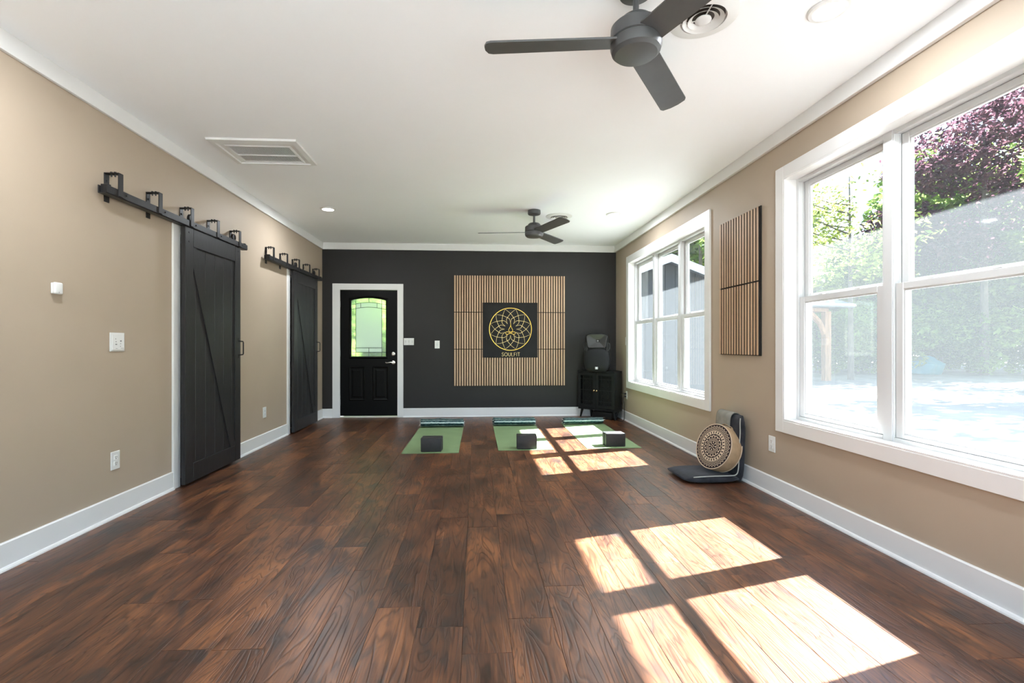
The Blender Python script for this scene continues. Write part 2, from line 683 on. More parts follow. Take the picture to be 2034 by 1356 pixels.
def wall_holes(name, m, axis, a, b, u0, u1, z0, z1, holes):
    """slab between a..b on axis, spanning u (other horizontal axis) and z, with rectangular holes"""
    us = sorted({u0, u1} | {h[0] for h in holes} | {h[1] for h in holes})
    zs = sorted({z0, z1} | {h[2] for h in holes} | {h[3] for h in holes})
    mb = MB()
    for i in range(len(us) - 1):
        col = []
        for k in range(len(zs) - 1):
            uc, zc = (us[i] + us[i + 1]) / 2, (zs[k] + zs[k + 1]) / 2
            if any(h[0] < uc < h[1] and h[2] < zc < h[3] for h in holes):
                continue
            if col and abs(col[-1][1] - zs[k]) < 1e-6:
                col[-1][1] = zs[k + 1]
            else:
                col.append([zs[k], zs[k + 1]])
        for c in col:
            if axis == 'x':
                mb.box(a, b, us[i], us[i + 1], c[0], c[1])
            else:
                mb.box(us[i], us[i + 1], a, b, c[0], c[1])
    o = mb.build(name, m)
    o['kind'] = 'structure'
    return o


wall_holes('wall_left', M_wall, 'x', XL - WT, XL, YF - WT, YB, 0, ZC, [(DO1[0], DO1[1], 0, DOZ), (DO2[0], DO2[1], 0, DOZ)])
wall_holes('wall_right', M_wall, 'x', XR, XR + WT, YF - WT, YB, 0, ZC, [(w[0], w[1], WZ[0], WZ[1]) for w in (W1, W2)])
wall_holes('wall_back', M_dark, 'y', YB, YB + WT, XL - WT, XR + WT, 0, ZC, [(FD[0] - 0.02, FD[1] + 0.02, 0, FDZ[1] + 0.02)])
WF = (-2.1, 1.95, 0.16, 2.45)  # added opening behind the camera, sized to let in more daylight
wall_holes('wall_front', M_wall, 'y', YF - WT, YF, XL, XR, 0, ZC, [WF])
o = MB().box(XL - WT, XR + WT, YF - WT, YB + WT, ZC, ZC + 0.1).build('ceiling', M_ceil)
o['kind'] = 'structure'
# closet spaces behind the sliding doors
for k, (a, b) in enumerate((DO1, DO2)):
    mb = MB()
    x0, x1 = XL - WT - 0.9, XL - WT
    y0, y1 = a - 0.1, b + 0.1
    mb.box(x0 - 0.05, x0, y0, y1, 0, 2.5).box(x0, x1, y0 - 0.05, y0, 0, 2.5).box(x0, x1, y1, y1 + 0.05, 0, 2.5)
    mb.box(x0, x1, y0, y1, 2.4, 2.5).box(x0, x1, y0, y1, -0.05, 0)
    o = mb.build('wall_closet_%d' % (k + 1), M_wall)
    o['kind'] = 'structure'
# outside foundation under the walls
o = MB().box(XL - WT, XR + WT, YF - WT, YB + WT, -0.4, -0.06).build('foundation', mat('concrete', (0.3, 0.29, 0.28, 1), 0.9))
o['kind'] = 'structure'

# floor: sub-floor slab and 0.19 m planks, each its own piece
floor = MB().box(XL - WT, XR + WT, YF - WT, YB + WT, -0.06, -0.011).build('floor', M_sub)
floor['kind'] = 'structure'
rng = random.Random(21)
PW = 0.19
known = {0: 1.789, 1: 2.008, 2: 2.268, -2: 2.125}
k0 = math.floor((XL + 0.054) / PW)
k1 = math.ceil((XR + 0.054) / PW)
npl = 0
for k in range(k0, k1):
    xa, xb = max(XL, -0.054 + k * PW), min(XR, -0.054 + (k + 1) * PW)
    if xb - xa < 0.01:
        continue
    PL = 1.24
    ph = known.get(k, rng.uniform(0, PL))
    y = YF - (PL - ((ph - YF) % PL))
    while y < YB:
        ya, yb = max(y, YF), min(y + PL, YB)
        y += PL
        if yb - ya < 0.02:
            continue
        g = 0.0004
        cx, cy = (xa + xb) / 2, (ya + yb) / 2
        hx, hy = (xb - xa) / 2 - g, (yb - ya) / 2 - g
        bm = bmesh.new()
        bv = 0.0013
        lo = [bm.verts.new((sx * hx, sy * hy, -0.011)) for sx, sy in ((-1, -1), (1, -1), (1, 1), (-1, 1))]
        md = [bm.verts.new((sx * hx, sy * hy, -0.0012)) for sx, sy in ((-1, -1), (1, -1), (1, 1), (-1, 1))]
        tp = [bm.verts.new((sx * (hx - bv), sy * (hy - bv), 0)) for sx, sy in ((-1, -1), (1, -1), (1, 1), (-1, 1))]
        for A, B in ((lo, md), (md, tp)):
            for q in range(4):
                bm.faces.new((A[q], A[(q + 1) % 4], B[(q + 1) % 4], B[q]))
        bm.faces.new(tp)
        me = bpy.data.meshes.new('plank')
        bm.to_mesh(me)
        bm.free()
        me.materials.append(M_floor)
        p = bpy.data.objects.new('plank', me)
        C.objects.link(p)
        p.location = (cx, cy, 0)
        p.parent = floor
        npl += 1


# baseboards with shoe moulding, crown boards
def baseboard(name, axis, face, a, b, sgn):
    """board against 'face'; sgn = direction into the room"""
    root = struct(name, ((face, (a + b) / 2, 0) if axis == 'x' else ((a + b) / 2, face, 0)))
    t, h = 0.014, 0.143
    prof = [(face, 0.0), (face + sgn * t, 0.0), (face + sgn * t, h - 0.006), (face + sgn * (t - 0.006), h), (face, h)]
    shoe = [(face + sgn * t, 0.0), (face + sgn * (t + 0.014), 0.0), (face + sgn * (t + 0.013), 0.008), (face + sgn * (t + 0.008), 0.017), (face + sgn * t, 0.020)]
    # prism axes: the extrusion runs along the wall
    for nm, pr in (('board', prof), ('shoe_moulding', shoe)):
        MB().prism(pr, 'y' if axis == 'x' else 'x', a, b).build(nm, M_trim, root)


CW = 0.09
baseboard('baseboard_left_1', 'x', XL, YF, DO1[0] - CW, 1)
baseboard('baseboard_left_2', 'x', XL, DO1[1] + CW, DO2[0] - CW, 1)
baseboard('baseboard_left_3', 'x', XL, DO2[1] + CW, YB, 1)
baseboard('baseboard_right', 'x', XR, YF, YB, -1)
baseboard('baseboard_back_1', 'y', YB, XL, -2.268, -1)
baseboard('baseboard_back_2', 'y', YB, -1.166 + 0.006, XR, -1)
baseboard('baseboard_front', 'y', YF, XL, XR, 1)
n_tr = [0]


def trim(m, fn, name=None):
    n_tr[0] += 1
    mb = MB()
    fn(mb)
    o = mb.build(name or 'trim_%d' % n_tr[0], m)
    o['kind'] = 'structure'
    return o


CRZ = 2.665
trim(M_trim, lambda mb: mb.box(XL, XL + 0.022, YF, YB, CRZ, ZC, bevel=0.002))
trim(M_trim, lambda mb: mb.box(XR - 0.03, XR, YF, YB, CRZ, ZC, bevel=0.002))
trim(M_trim, lambda mb: mb.box(XL + 0.022, XR - 0.03, YB - 0.022, YB, CRZ, ZC, bevel=0.002))
trim(M_trim, lambda mb: mb.box(XL + 0.022, XR - 0.03, YF, YF + 0.022, CRZ, ZC, bevel=0.002))

# roof with a deep eave over the windows (its shadow ends the sun patches and the lit part of the screens)
EAVE_X = 3.42
EAVE_Z = 1.0 * (EAVE_X - 0.597)
o = MB().prism([(XL - 1.0, EAVE_Z), (EAVE_X, EAVE_Z), (EAVE_X, EAVE_Z + 0.14), ((XL + XR) / 2, 4.0), (XL - 1.0, EAVE_Z + 0.14)], 'y', YF - 0.7, YB + 0.7).build('roof', M_soffit)
o['kind'] = 'structure'


# ------------------------------------------------------------------ windows
def window(name, y0, y1, units, xw=XR, m_in=None):
    root = struct(name, (xw, (y0 + y1) / 2, WZ[0]))
    z0, z1 = WZ
    cw, ct = 0.09, 0.02
    # casing boards
    for nm, d in (('casing', (xw - ct, xw, y0 - cw, y0, z0 - cw, z1 + cw)), ('casing', (xw - ct, xw, y1, y1 + cw, z0 - cw, z1 + cw)),
                  ('casing', (xw - ct, xw, y0, y1, z1, z1 + cw)), ('casing', (xw - ct, xw, y0, y1, z0 - cw, z0))):
        boxobj(nm, M_trim, d, root, bevel=0.002)
    # jamb liner boards (deep reveal) and the vinyl frame of each unit
    jt = 0.012
    xj = xw + 0.075
    mb = MB()
    mb.box(xw - ct + 0.002, xj, y0, y0 + jt, z0, z1).box(xw - ct + 0.002, xj, y1 - jt, y1, z0, z1)
    mb.box(xw - ct + 0.002, xj, y0 + jt, y1 - jt, z1 - jt, z1).box(xw - ct + 0.002, xj, y0 + jt, y1 - jt, z0, z0 + jt)
    mb.build('jamb', M_trim, root)
    pitch = (y1 - y0) / units
    X0, X1 = xj, xw + WT + 0.012
    for u in range(units):
        a, b = y0 + u * pitch, y0 + (u + 1) * pitch
        f = 0.036
        fr = MB()
        fr.box(X0, X1, a, a + f, z0, z1, bevel=0.002).box(X0, X1, b - f, b, z0, z1, bevel=0.002)
        fr.box(X0, X1, a + f, b - f, z1 - f, z1, bevel=0.002).box(X0, X1, a + f, b - f, z0, z0 + f, bevel=0.002)
        # parting stops between the tracks
        fr.box(X0 + 0.034, X0 + 0.038, a + f, a + f + 0.006, z0 + f, z1 - f).box(X0 + 0.034, X0 + 0.038, b - f - 0.006, b - f, z0 + f, z1 - f)
        fr.build('frame', M_vinyl, root)
        ia, ib = a + f + 0.003, b - f - 0.003
        st = 0.047
        for nm, xs, za, zb, rb, rt in (('lower_sash', xw + 0.083, z0 + f + 0.001, 1.507, 0.026, 0.038), ('upper_sash', xw + 0.118, 1.474, z1 - f - 0.001, 0.046, 0.036)):
            d = 0.030
            s = MB()
            s.box(xs, xs + d, ia, ia + st, za, zb, bevel=0.003).box(xs, xs + d, ib - st, ib, za, zb, bevel=0.003)
            s.box(xs, xs + d, ia + st, ib - st, za, za + rb, bevel=0.003).box(xs, xs + d, ia + st, ib - st, zb - rt, zb, bevel=0.003)
            # glazing bead
            q = 0.008
            ga, gb, gz0, gz1 = ia + st, ib - st, za + rb, zb - rt
            s.box(xs + 0.006, xs + d - 0.006, ga, ga + q, gz0, gz1).box(xs + 0.006, xs + d - 0.006, gb - q, gb, gz0, gz1)
            s.box(xs + 0.006, xs + d - 0.006, ga + q, gb - q, gz0, gz0 + q).box(xs + 0.006, xs + d - 0.006, ga + q, gb - q, gz1 - q, gz1)
            so = s.build(nm, M_vinyl, root)
            boxobj('pane', M_glass, (xs + 0.0125, xs + 0.0165, ga + 0.002, gb - 0.002, gz0 + 0.002, gz1 - 0.002), so)
            if nm == 'lower_sash':
                for yy in (a + pitch * 0.3, a + pitch * 0.7):
                    MB().box(xs + 0.004, xs + d, yy - 0.022, yy + 0.022, zb, zb + 0.007, bevel=0.002).build('sash_lock', M_vinyl, so)
        # half of the track is covered by the insect screen on the outside
        xo = X1 - 0.008
        sc = MB()
        e = 0.014
        sa, sb, sz0, sz1 = a + f - 0.004, b - f + 0.004, z0 + f - 0.004, z1 - f + 0.004
        sc.box(xo, xo + 0.008, sa, sa + e, sz0, sz1).box(xo, xo + 0.008, sb - e, sb, sz0, sz1)
        sc.box(xo, xo + 0.008, sa + e, sb - e, sz0, sz0 + e).box(xo, xo + 0.008, sa + e, sb - e, sz1 - e, sz1)
        so = sc.build('screen_frame', M_vinyl, root)
        v = MB()
        vs = [v.bm.verts.new(p) for p in ((xo + 0.004, sa + e, sz0 + e), (xo + 0.004, sb - e, sz0 + e), (xo + 0.004, sb - e, sz1 - e), (xo + 0.004, sa + e, sz1 - e))]
        v.bm.faces.new(vs)
        v.build('insect_screen', M_screen, so)
        # cover strip on the mullion between two units
        if u:
            boxobj('mullion', M_vinyl, (X0 - 0.006, X0, a - 0.030, a + 0.030, z0 + jt, z1 - jt), root, bevel=0.001)
    return root


window('window_1', W1[0], W1[1], 3)
window('window_2', W2[0], W2[1], 3)


def rear_light_glazing():  # invented glazing out of view, made large to brighten the ceiling
    x0, x1, z0, z1 = WF
    root = struct('added_glazing', ((x0 + x1) / 2, YF, z0))
    y = YF
    for d in ((x0 - 0.09, x0, y, y + 0.02, z0 - 0.09, z1 + 0.09), (x1, x1 + 0.09, y, y + 0.02, z0 - 0.09, z1 + 0.09),
              (x0, x1, y, y + 0.02, z1, z1 + 0.09), (x0, x1, y, y + 0.02, z0 - 0.09, z0)):
        boxobj('casing', M_trim, d, root, bevel=0.002)
    n = 4
    p = (x1 - x0) / n
    for u in range(n):
        a, b = x0 + u * p, x0 + (u + 1) * p
        f = 0.06
        fr = MB()
        fr.box(a, a + f, y - 0.12, y - 0.06, z0, z1).box(b - f, b, y - 0.12, y - 0.06, z0, z1)
        fr.box(a + f, b - f, y - 0.12, y - 0.06, z0, z0 + f).box(a + f, b - f, y - 0.12, y - 0.06, z1 - f, z1)
        fr.box(a + f, b - f, y - 0.12, y - 0.06, 1.45, 1.51)
        s = fr.build('sash', M_vinyl, root)
        boxobj('pane', M_glass, (a + f, b - f, y - 0.092, y - 0.088, z0 + f, 1.45), s)
        boxobj('pane', M_glass, (a + f, b - f, y - 0.092, y - 0.088, 1.51, z1 - f), s)


rear_light_glazing()


# ------------------------------------------------------------------ sliding door openings, doors and rails
def opening_trim(name, a, b):
    root = struct(name, (XL, (a + b) / 2, 0))
    for d in ((XL, XL + 0.016, a - CW, a, 0, DOZ + CW), (XL, XL + 0.016, b, b + CW, 0, DOZ + CW), (XL, XL + 0.016, a, b, DOZ, DOZ + CW)):
        boxobj('casing', M_trim, d, root, bevel=0.002)
    mb = MB()
    mb.box(XL - WT, XL + 0.001, a, a + 0.015, 0, DOZ).box(XL - WT, XL + 0.001, b - 0.015, b, 0, DOZ).box(XL - WT, XL + 0.001, a + 0.015, b - 0.015, DOZ - 0.015, DOZ)
    mb.build('jamb', M_trim, root)


opening_trim('trim_opening_1', *DO1)
opening_trim('trim_opening_2', *DO2)


def barn_door(y0, y1, label):
    xf, th = -2.352, 0.032
    z0, z1 = 0.022, 2.122
    root = thing('sliding_barn_door', (xf - th / 2, (y0 + y1) / 2, z0), label, 'door', 'sliding barn doors on the beige wall')
    st, tr, br = 0.105, 0.15, 0.15
    xb = xf - th
    nb = 6
    w = (y1 - y0 - 2 * 0.004) / nb
    for k in range(nb):
        a = y0 + 0.004 + k * w
        boxobj('board', M_bdoor, (xb, xf - 0.011, a + 0.0012, a + w - 0.0012, z0 + 0.002, z1 - 0.002), root, bevel=0.003)
    boxobj('stile', M_bdoor, (xf - 0.012, xf, y0, y0 + st, z0, z1), root, bevel=0.002)
    boxobj('stile', M_bdoor, (xf - 0.012, xf, y1 - st, y1, z0, z1), root, bevel=0.002)
    boxobj('rail', M_bdoor, (xf - 0.012, xf, y0 + st + 0.001, y1 - st - 0.001, z1 - tr, z1), root, bevel=0.002)
    boxobj('rail', M_bdoor, (xf - 0.012, xf, y0 + st + 0.001, y1 - st - 0.001, z0, z0 + br), root, bevel=0.002)
    # edge board that closes the near side
    boxobj('edge_strip', M_bdoor, (xb - 0.002, xf - 0.0005, y0 - 0.006, y0 - 0.0005, z0, z1), root)
    # diagonal brace from the near top to the far bottom corner
    a0, b0 = y0 + st + 0.001, y1 - st - 0.001
    zt, zb = z1 - tr - 0.001, z0 + br + 0.001
    wv = 0.20
    poly = [(a0, zt - 0.115), (a0, zt), (a0 + 0.02, zt), (b0, zb + wv), (b0, zb), (b0 - 0.055, zb)]
    poly = [(a0, zt - 0.17), (b0 - 0.085, zb), (b0, zb), (b0, zb + 0.03), (a0 + 0.045, zt), (a0, zt)]
    MB().prism(poly, 'x', xf - 0.012, xf - 0.001).build('brace', M_bdoor, root)
    # bolts at the corners
    for yy in (y0 + 0.045, y1 - 0.045):
        for zz in (z1 - 0.04, z1 - 0.115):
            MB().lathe([(0, 0.004), (0.006, 0.003), (0.008, 0)], 10, Matrix.Translation((xf, yy, zz)) @ Matrix.Rotation(PI / 2, 4, 'Y')).build('bolt', M_iron, root, smooth=True)
    # pull handle on the far stile
    yh = y1 - 0.04
    h = MB()
    h.tube([(xf - 0.004, yh, 1.195), (xf + 0.042, yh, 1.19), (xf + 0.046, yh, 1.18), (xf + 0.046, yh, 1.07), (xf + 0.042, yh, 1.06), (xf - 0.004, yh, 1.055)], 0.006, 8)
    h.box(xf, xf + 0.004, yh - 0.009, yh + 0.009, 1.185, 1.225, bevel=0.001).box(xf, xf + 0.004, yh - 0.009, yh + 0.009, 1.025, 1.065, bevel=0.001)
    h.build('pull_handle', M_iron, root, smooth=True)
    # hangers: strap with wheel riding on the rail
    for yy in (y0 + 0.10, y1 - 0.10):
        hg = MB()
        hg.box(-2.392, -2.386, yy - 0.018, yy + 0.018, z1 - 0.02, 2.215)
        hg.build('hanger_strap', M_iron, root)
        MB().lathe([(0, -0.011), (0.03, -0.011), (0.034, -0.007), (0.028, 0), (0.034, 0.007), (0.03, 0.011), (0, 0.011)], 24,
                   Matrix.Translation((-2.373, yy, 2.208)) @ Matrix.Rotation(PI / 2, 4, 'Y')).build('hanger_wheel', M_iron, root, smooth=True)
    return root


barn_door(4.005, 4.905, 'black sliding barn door with diagonal brace, the one nearer the camera beside a keypad plate')
barn_door(6.315, 7.225, 'black sliding barn door with diagonal brace, the farther one beside the charcoal wall')


def barn_rail(y0, label):
    """rail with five U-shaped brackets; y0 = first bracket"""
    L_ = 1.86
    xr0, xr1 = -2.347, -2.341
    z0, z1 = 2.128, 2.176
    root = thing('barn_door_rail', (XL, y0 + 0.8, 2.1), label, 'door rail', 'black bypass rails above the barn doors')
    ya, yb = y0 - 0.09, y0 - 0.09 + L_
    r = MB()
    r.box(xr0, xr1, ya, yb, z0, z1, bevel=0.001)
    r.build('front_rail', M_iron, root)
    r = MB()
    r.box(-2.398, xr0, ya, yb, z0 - 0.004, z0 + 0.002)
    r.build('rail_lip', M_iron, root)
    boxobj('rear_rail', M_iron, (-2.40, -2.394, ya, yb, z0, z1), root, bevel=0.001)
    for k in range(5):
        y = y0 + 0.02 + 0.397 * k
        b = MB()
        w = 0.021
        zt = 2.285
        b.box(XL, XL + 0.006, y - w, y + w, 2.095, zt, bevel=0.001)
        b.box(XL, -2.335, y - w, y + w, zt - 0.006, zt, bevel=0.001)
        b.box(-2.341, -2.335, y - w, y + w, z0 + 0.004, zt, bevel=0.001)
        br = b.build('bracket', M_iron, root)
        RY = Matrix.Rotation(PI / 2, 4, 'Y')
        for xx in (-2.395, -2.372):
            MB().lathe([(0, 0.012), (0.008, 0.010), (0.009, 0), (0.005, -0.008), (0.005, -0.022), (0, -0.022)], 8, Matrix.Translation((xx, y, zt))).build('bolt', M_iron, br, smooth=True)
        MB().lathe([(0, 0.006), (0.008, 0.004), (0.009, 0)], 8, Matrix.Translation((XL + 0.006, y, zt - 0.05)) @ RY).build('bolt', M_iron, br, smooth=True)
        MB().lathe([(0, 0.006), (0.006, 0.004), (0.007, 0)], 8, Matrix.Translation((-2.341, y + 0.06, z0 + 0.028)) @ RY).build('bolt', M_iron, br, smooth=True)
        boxobj('slot', M_slot, (-2.3412, -2.3405, y - 0.015, y + 0.03, z0 + 0.006, z0 + 0.013), root)
    # end stops
    for yy in (ya + 0.03, yb - 0.03):
        MB().box(-2.396, xr0, yy - 0.012, yy + 0.012, z0 + 0.002, z1 + 0.012, bevel=0.002).build('end_stop', M_iron, root)
    return root


barn_rail(3.257, 'black bypass door rail with five brackets, over the nearer barn door')
barn_rail(5.635, 'black bypass door rail with five brackets, over the farther barn door')


# ------------------------------------------------------------------ front door
def front_door():
    x0, x1 = FD
    z0, z1 = FDZ
    # casing
    tr = struct('trim_front_door', ((x0 + x1) / 2, YB, 0))
    cf = YB - 0.018
    xa, xb = -2.268, -1.160
    boxobj('casing', M_trim, (xa, x0 - 0.002, cf, YB, 0, 2.125), tr, bevel=0.002)
    boxobj('casing', M_trim, (x1 + 0.002, xb, cf, YB, 0, 2.125), tr, bevel=0.002)
    boxobj('casing', M_trim, (x0 - 0.002, x1 + 0.002, cf, YB, z1 + 0.004, 2.125), tr, bevel=0.002)
    mb = MB()
    mb.box(x0 - 0.02, x0 - 0.003, YB, YB + WT, 0, z1 + 0.02).box(x1 + 0.003, x1 + 0.02, YB, YB + WT, 0, z1 + 0.02).box(x0 - 0.003, x1 + 0.003, YB, YB + WT, z1 + 0.004, z1 + 0.02)
    mb.build('jamb', M_trim, tr)
    boxobj('threshold', mat('threshold', (0.75, 0.70, 0.62, 1), 0.4), (x0 - 0.003, x1 + 0.003, YB - 0.012, YB + WT, 0.0, 0.02), tr, bevel=0.003)
    root = struct('door_1', ((x0 + x1) / 2, YB, z0))
    root['label'] = 'black panelled front door with leaded arched glass, in the charcoal wall'
    yf, yb = YB + 0.006, YB + 0.050
    gx0, gx1 = -1.985, -1.430          # lite opening
    gz0, gzs, gzc = 0.965, 1.865, 1.905   # bottom, spring of the arch, crown of the arch

    def arch(x, drop=0.0):
        u = (x - (gx0 + gx1) / 2) / ((gx1 - gx0) / 2)
        return gzs + (gzc - gzs) * (1 - u * u) - drop
    s = MB()
    s.box(x0, gx0, yf, yb, z0, z1).box(gx1, x1, yf, yb, z0, z1)
    s.box(gx0, gx1, yf, yb, z0, gz0)
    n = 16
    top = [(gx0 + (gx1 - gx0) * k / n, arch(gx0 + (gx1 - gx0) * k / n)) for k in range(n + 1)]
    s.prism([(gx0, z1)] + top + [(gx1, z1)], 'y', yf, yb)
    s.build('slab', M_fdoor, root)
    # moulded frame around the lite
    fw = 0.030
    fr = MB()
    outer, inner = [], []
    ring = [(gx0, gz0), (gx1, gz0)] + [(p[0], p[1]) for p in top[::-1]]
    cxm, czm = (gx0 + gx1) / 2, (gz0 + gzc) / 2
    for (px, pz) in ring:
        dx = fw if px > cxm + 0.2 else (-fw if px < cxm - 0.2 else 0)
        inner.append((px - (0.006 if px >= gx1 - 1e-6 else (-0.006 if px <= gx0 + 1e-6 else 0)), pz + (0.006 if pz < 1.0 else -0.006)))
        outer.append((px + (fw if px >= gx1 - 1e-6 else (-fw if px <= gx0 + 1e-6 else 0)), pz + (-fw if pz < 1.0 else fw)))
    m_ = len(ring)
    lay = [[fr.bm.verts.new((p[0], yf, p[1])) for p in outer], [fr.bm.verts.new(((a[0] + b[0]) / 2, yf - 0.016, (a[1] + b[1]) / 2)) for a, b in zip(outer, inner)],
           [fr.bm.verts.new((p[0], yf - 0.006, p[1])) for p in inner], [fr.bm.verts.new((p[0], yf + 0.02, p[1])) for p in inner]]
    for A, B in zip(lay, lay[1:]):
        for k in range(m_):
            fr.bm.faces.new((A[k], A[(k + 1) % m_], B[(k + 1) % m_], B[k]))
    lite = fr.build('lite_frame', M_fdoor, root, smooth=True)
    # leaded panes: border of clear textured glass round a frosted centre
    bx = [gx0, gx0 + 0.073, gx1 - 0.073, gx1]
    yc = yf + 0.018

    def pane(xa, xb, za, zb, m, za_f=None, zb_f=None):
        k = 6
        g = 0.003
        fz0 = za_f or (lambda x: za)
        fz1 = zb_f or (lambda x: zb)
        pts = []
        for i in range(k + 1):
            x = xa + g + (xb - xa - 2 * g) * i / k
            pts.append((x, fz0(x) + g))
        for i in range(k, -1, -1):
            x = xa + g + (xb - xa - 2 * g) * i / k
            pts.append((x, fz1(x) - g))
        MB().prism(pts, 'y', yc - 0.002, yc + 0.002).build('pane', m, lite)
    d1, d2 = 0.075, 0.150
    zb1, zb2 = gz0 + 0.072, gz0 + 0.142
    xm = (gx0 + gx1) / 2
    a0 = lambda x: arch(x)
    a1 = lambda x: arch(x, d1)
    a2 = lambda x: arch(x, d2)
    for xa, xb in ((bx[0], bx[1]), (bx[1], xm), (xm, bx[2]), (bx[2], bx[3])):
        pane(xa, xb, 0, 0, M_rain, a1, a0)
    for xa, xb in ((bx[0], bx[1]), (bx[2], bx[3])):
        pane(xa, xb, 0, 0, M_rain, a2, a1)
        pane(xa, xb, zb1, 0, M_rain, None, a2)
        pane(xa, xb, gz0, zb1, M_rain)
    for xa, xb in ((bx[1], xm), (xm, bx[2])):
        pane(xa, xb, gz0, zb1, M_rain)
        pane(xa, xb, zb1, zb2, M_frost)
    q = 0.075
    for xa, xb in ((bx[1], bx[1] + q), (bx[1] + q, bx[2] - q), (bx[2] - q, bx[2])):
        pane(xa, xb, 0, 0, M_frost, a2, a1)
    pane(bx[1], bx[2], zb2, 0, M_frost, None, a2)
    cm = MB()
    cr = 0.0045
    fl = ((0, 1, 0), 0.005)
    for x in (bx[1], bx[2]):
        cm.tube([(x, yc, gz0), (x, yc, arch(x))], cr, 4, flat=fl)
    for f in (a1, a2):
        cm.tube([(gx0 + (gx1 - gx0) * k / 16, yc, f(gx0 + (gx1 - gx0) * k / 16)) for k in range(17)], cr, 4, flat=fl)
    cm.tube([(gx0, yc, zb1), (gx1, yc, zb1)], cr, 4, flat=fl)
    cm.tube([(bx[1], yc, zb2), (bx[2], yc, zb2)], cr, 4, flat=fl)
    cm.tube([(xm, yc, gz0), (xm, yc, zb2)], cr, 4, flat=fl)
    cm.tube([(xm, yc, arch(xm, d1)), (xm, yc, arch(xm))], cr, 4, flat=fl)
    for x in (bx[1] + q, bx[2] - q):
        cm.tube([(x, yc, arch(x, d2)), (x, yc, arch(x, d1))], cr, 4, flat=fl)
    cm.build('came', M_came, lite)
    # two raised panels below
    for xa, xb in ((-2.015, -1.765), (-1.645, -1.395)):
        za, zb = 0.27, 0.81
        p = MB()
        rects = [(0.0, 0.0), (0.012, -0.010), (0.026, -0.002), (0.05, -0.002), (0.062, -0.009)]
        prev = None
        for ins, dy in rects:
            R = [p.bm.verts.new(c) for c in ((xa + ins, yf + dy, za + ins), (xb - ins, yf + dy, za + ins), (xb - ins, yf + dy, zb - ins), (xa + ins, yf + dy, zb - ins))]
            if prev:
                for k in range(4):
                    p.bm.faces.new((prev[k], prev[(k + 1) % 4], R[(k + 1) % 4], R[k]))
            prev = R
        p.bm.faces.new(prev)
        p.build('raised_panel', M_fdoor, root)
    # hardware
    hx = x1 - 0.065
    MB().lathe([(0, -0.022), (0.012, -0.022), (0.014, -0.014), (0.030, -0.012), (0.032, 0)], 24, Matrix.Translation((hx, yf, 1.01)) @ Matrix.Rotation(-PI / 2, 4, 'X')).build('deadbolt', M_chrome, root, smooth=True) if False else None
    RM = Matrix.Rotation(PI / 2, 4, 'X')
    MB().lathe([(0.032, 0), (0.031, 0.010), (0.018, 0.014), (0.016, 0.022), (0, 0.022)], 24, Matrix.Translation((hx, yf, 1.01)) @ RM).build('deadbolt', M_chrome, root, smooth=True)
    lv = MB()
    lv.lathe([(0.032, 0), (0.031, 0.008), (0.015, 0.014), (0.013, 0.045), (0, 0.045)], 24, Matrix.Translation((hx, yf, 0.872)) @ RM)
    lv.tube(catmull([(hx + 0.004, yf - 0.045, 0.872), (hx - 0.03, yf - 0.05, 0.878), (hx - 0.07, yf - 0.05, 0.872), (hx - 0.10, yf - 0.046, 0.868), (hx - 0.115, yf - 0.045, 0.878)], 5), 0.009, 8)
    lv.build('lever_handle', M_chrome, root, smooth=True)
    for zz in (0.24, 1.02, 1.80):
        boxobj('hinge', mat('hinge_grey', (0.35, 0.34, 0.33, 1), 0.4, 0.7), (x0 - 0.010, x0 + 0.004, yf - 0.010, yf + 0.004, zz - 0.05, zz + 0.05), root, bevel=0.003)
    # outside face
    return root


front_door()


# ------------------------------------------------------------------ slat panels
def slat_panel_back():
    x0, x1, z0, z1 = -0.358, 1.448, 0.492, 2.273
    root = thing('slat_wall_panel', ((x0 + x1) / 2, YB, z0), 'large square oak slat panel on the charcoal wall, behind the round gold emblem', 'wall panel')
    rows = 3
    h = (z1 - z0) / rows
    n = 45
    p = (x1 - x0) / n
    me = None
    for r in range(rows):
        za, zb = z0 + r * h, z0 + (r + 1) * h
        bk = boxobj('backing', M_felt, (x0, x1, YB - 0.010, YB - 0.0005, za + 0.001, zb - 0.001), root)
        for k in range(n):
            a = x0 + k * p + 0.0065
            if me is None:
                me = MB().box(-0.0125, 0.0125, -0.006, 0.006, -h / 2 + 0.005, h / 2 - 0.005, bevel=0.001)
                s = me.build('slat', [M_slat, M_felt], bk, local=True)
                me = s.data
                for f in me.polygons:
                    f.material_index = 0 if f.normal.y < -0.5 else 1
            else:
                s = bpy.data.objects.new('slat', me)
                C.objects.link(s)
                s.parent = bk
            s.location = Vector((a + 0.0135, YB - 0.016, (za + zb) / 2)) - root.location


def slat_panel_right():
    y0, y1, z0, z1 = 3.690, 4.318, 1.068, 2.276
    root = thing('slat_wall_panel', (XR, (y0 + y1) / 2, z0), 'tall narrow oak slat panel hung between the two windows', 'wall panel')
    h = (z1 - z0) / 2
    n = 15
    p = (y1 - y0) / n
    me = None
    for r in range(2):
        za, zb = z0 + r * h, z0 + (r + 1) * h
        bk = boxobj('backing', M_felt, (XR - 0.010, XR - 0.0005, y0, y1, za, zb), root)
        for k in range(n):
            a = y0 + k * p + 0.014
            if me is None:
                s = MB().box(-0.006, 0.006, -0.0135, 0.0135, -h / 2 + 0.006, h / 2 - 0.006, bevel=0.001).build('slat', [M_slat, M_felt], bk, local=True)
                me = s.data
                for f in me.polygons:
                    f.material_index = 0 if f.normal.x < -0.5 else 1
            else:
                s = bpy.data.objects.new('slat', me)
                C.objects.link(s)
                s.parent = bk
            s.location = Vector((XR - 0.016, a + 0.0135, (za + zb) / 2)) - root.location


slat_panel_back()
slat_panel_right()


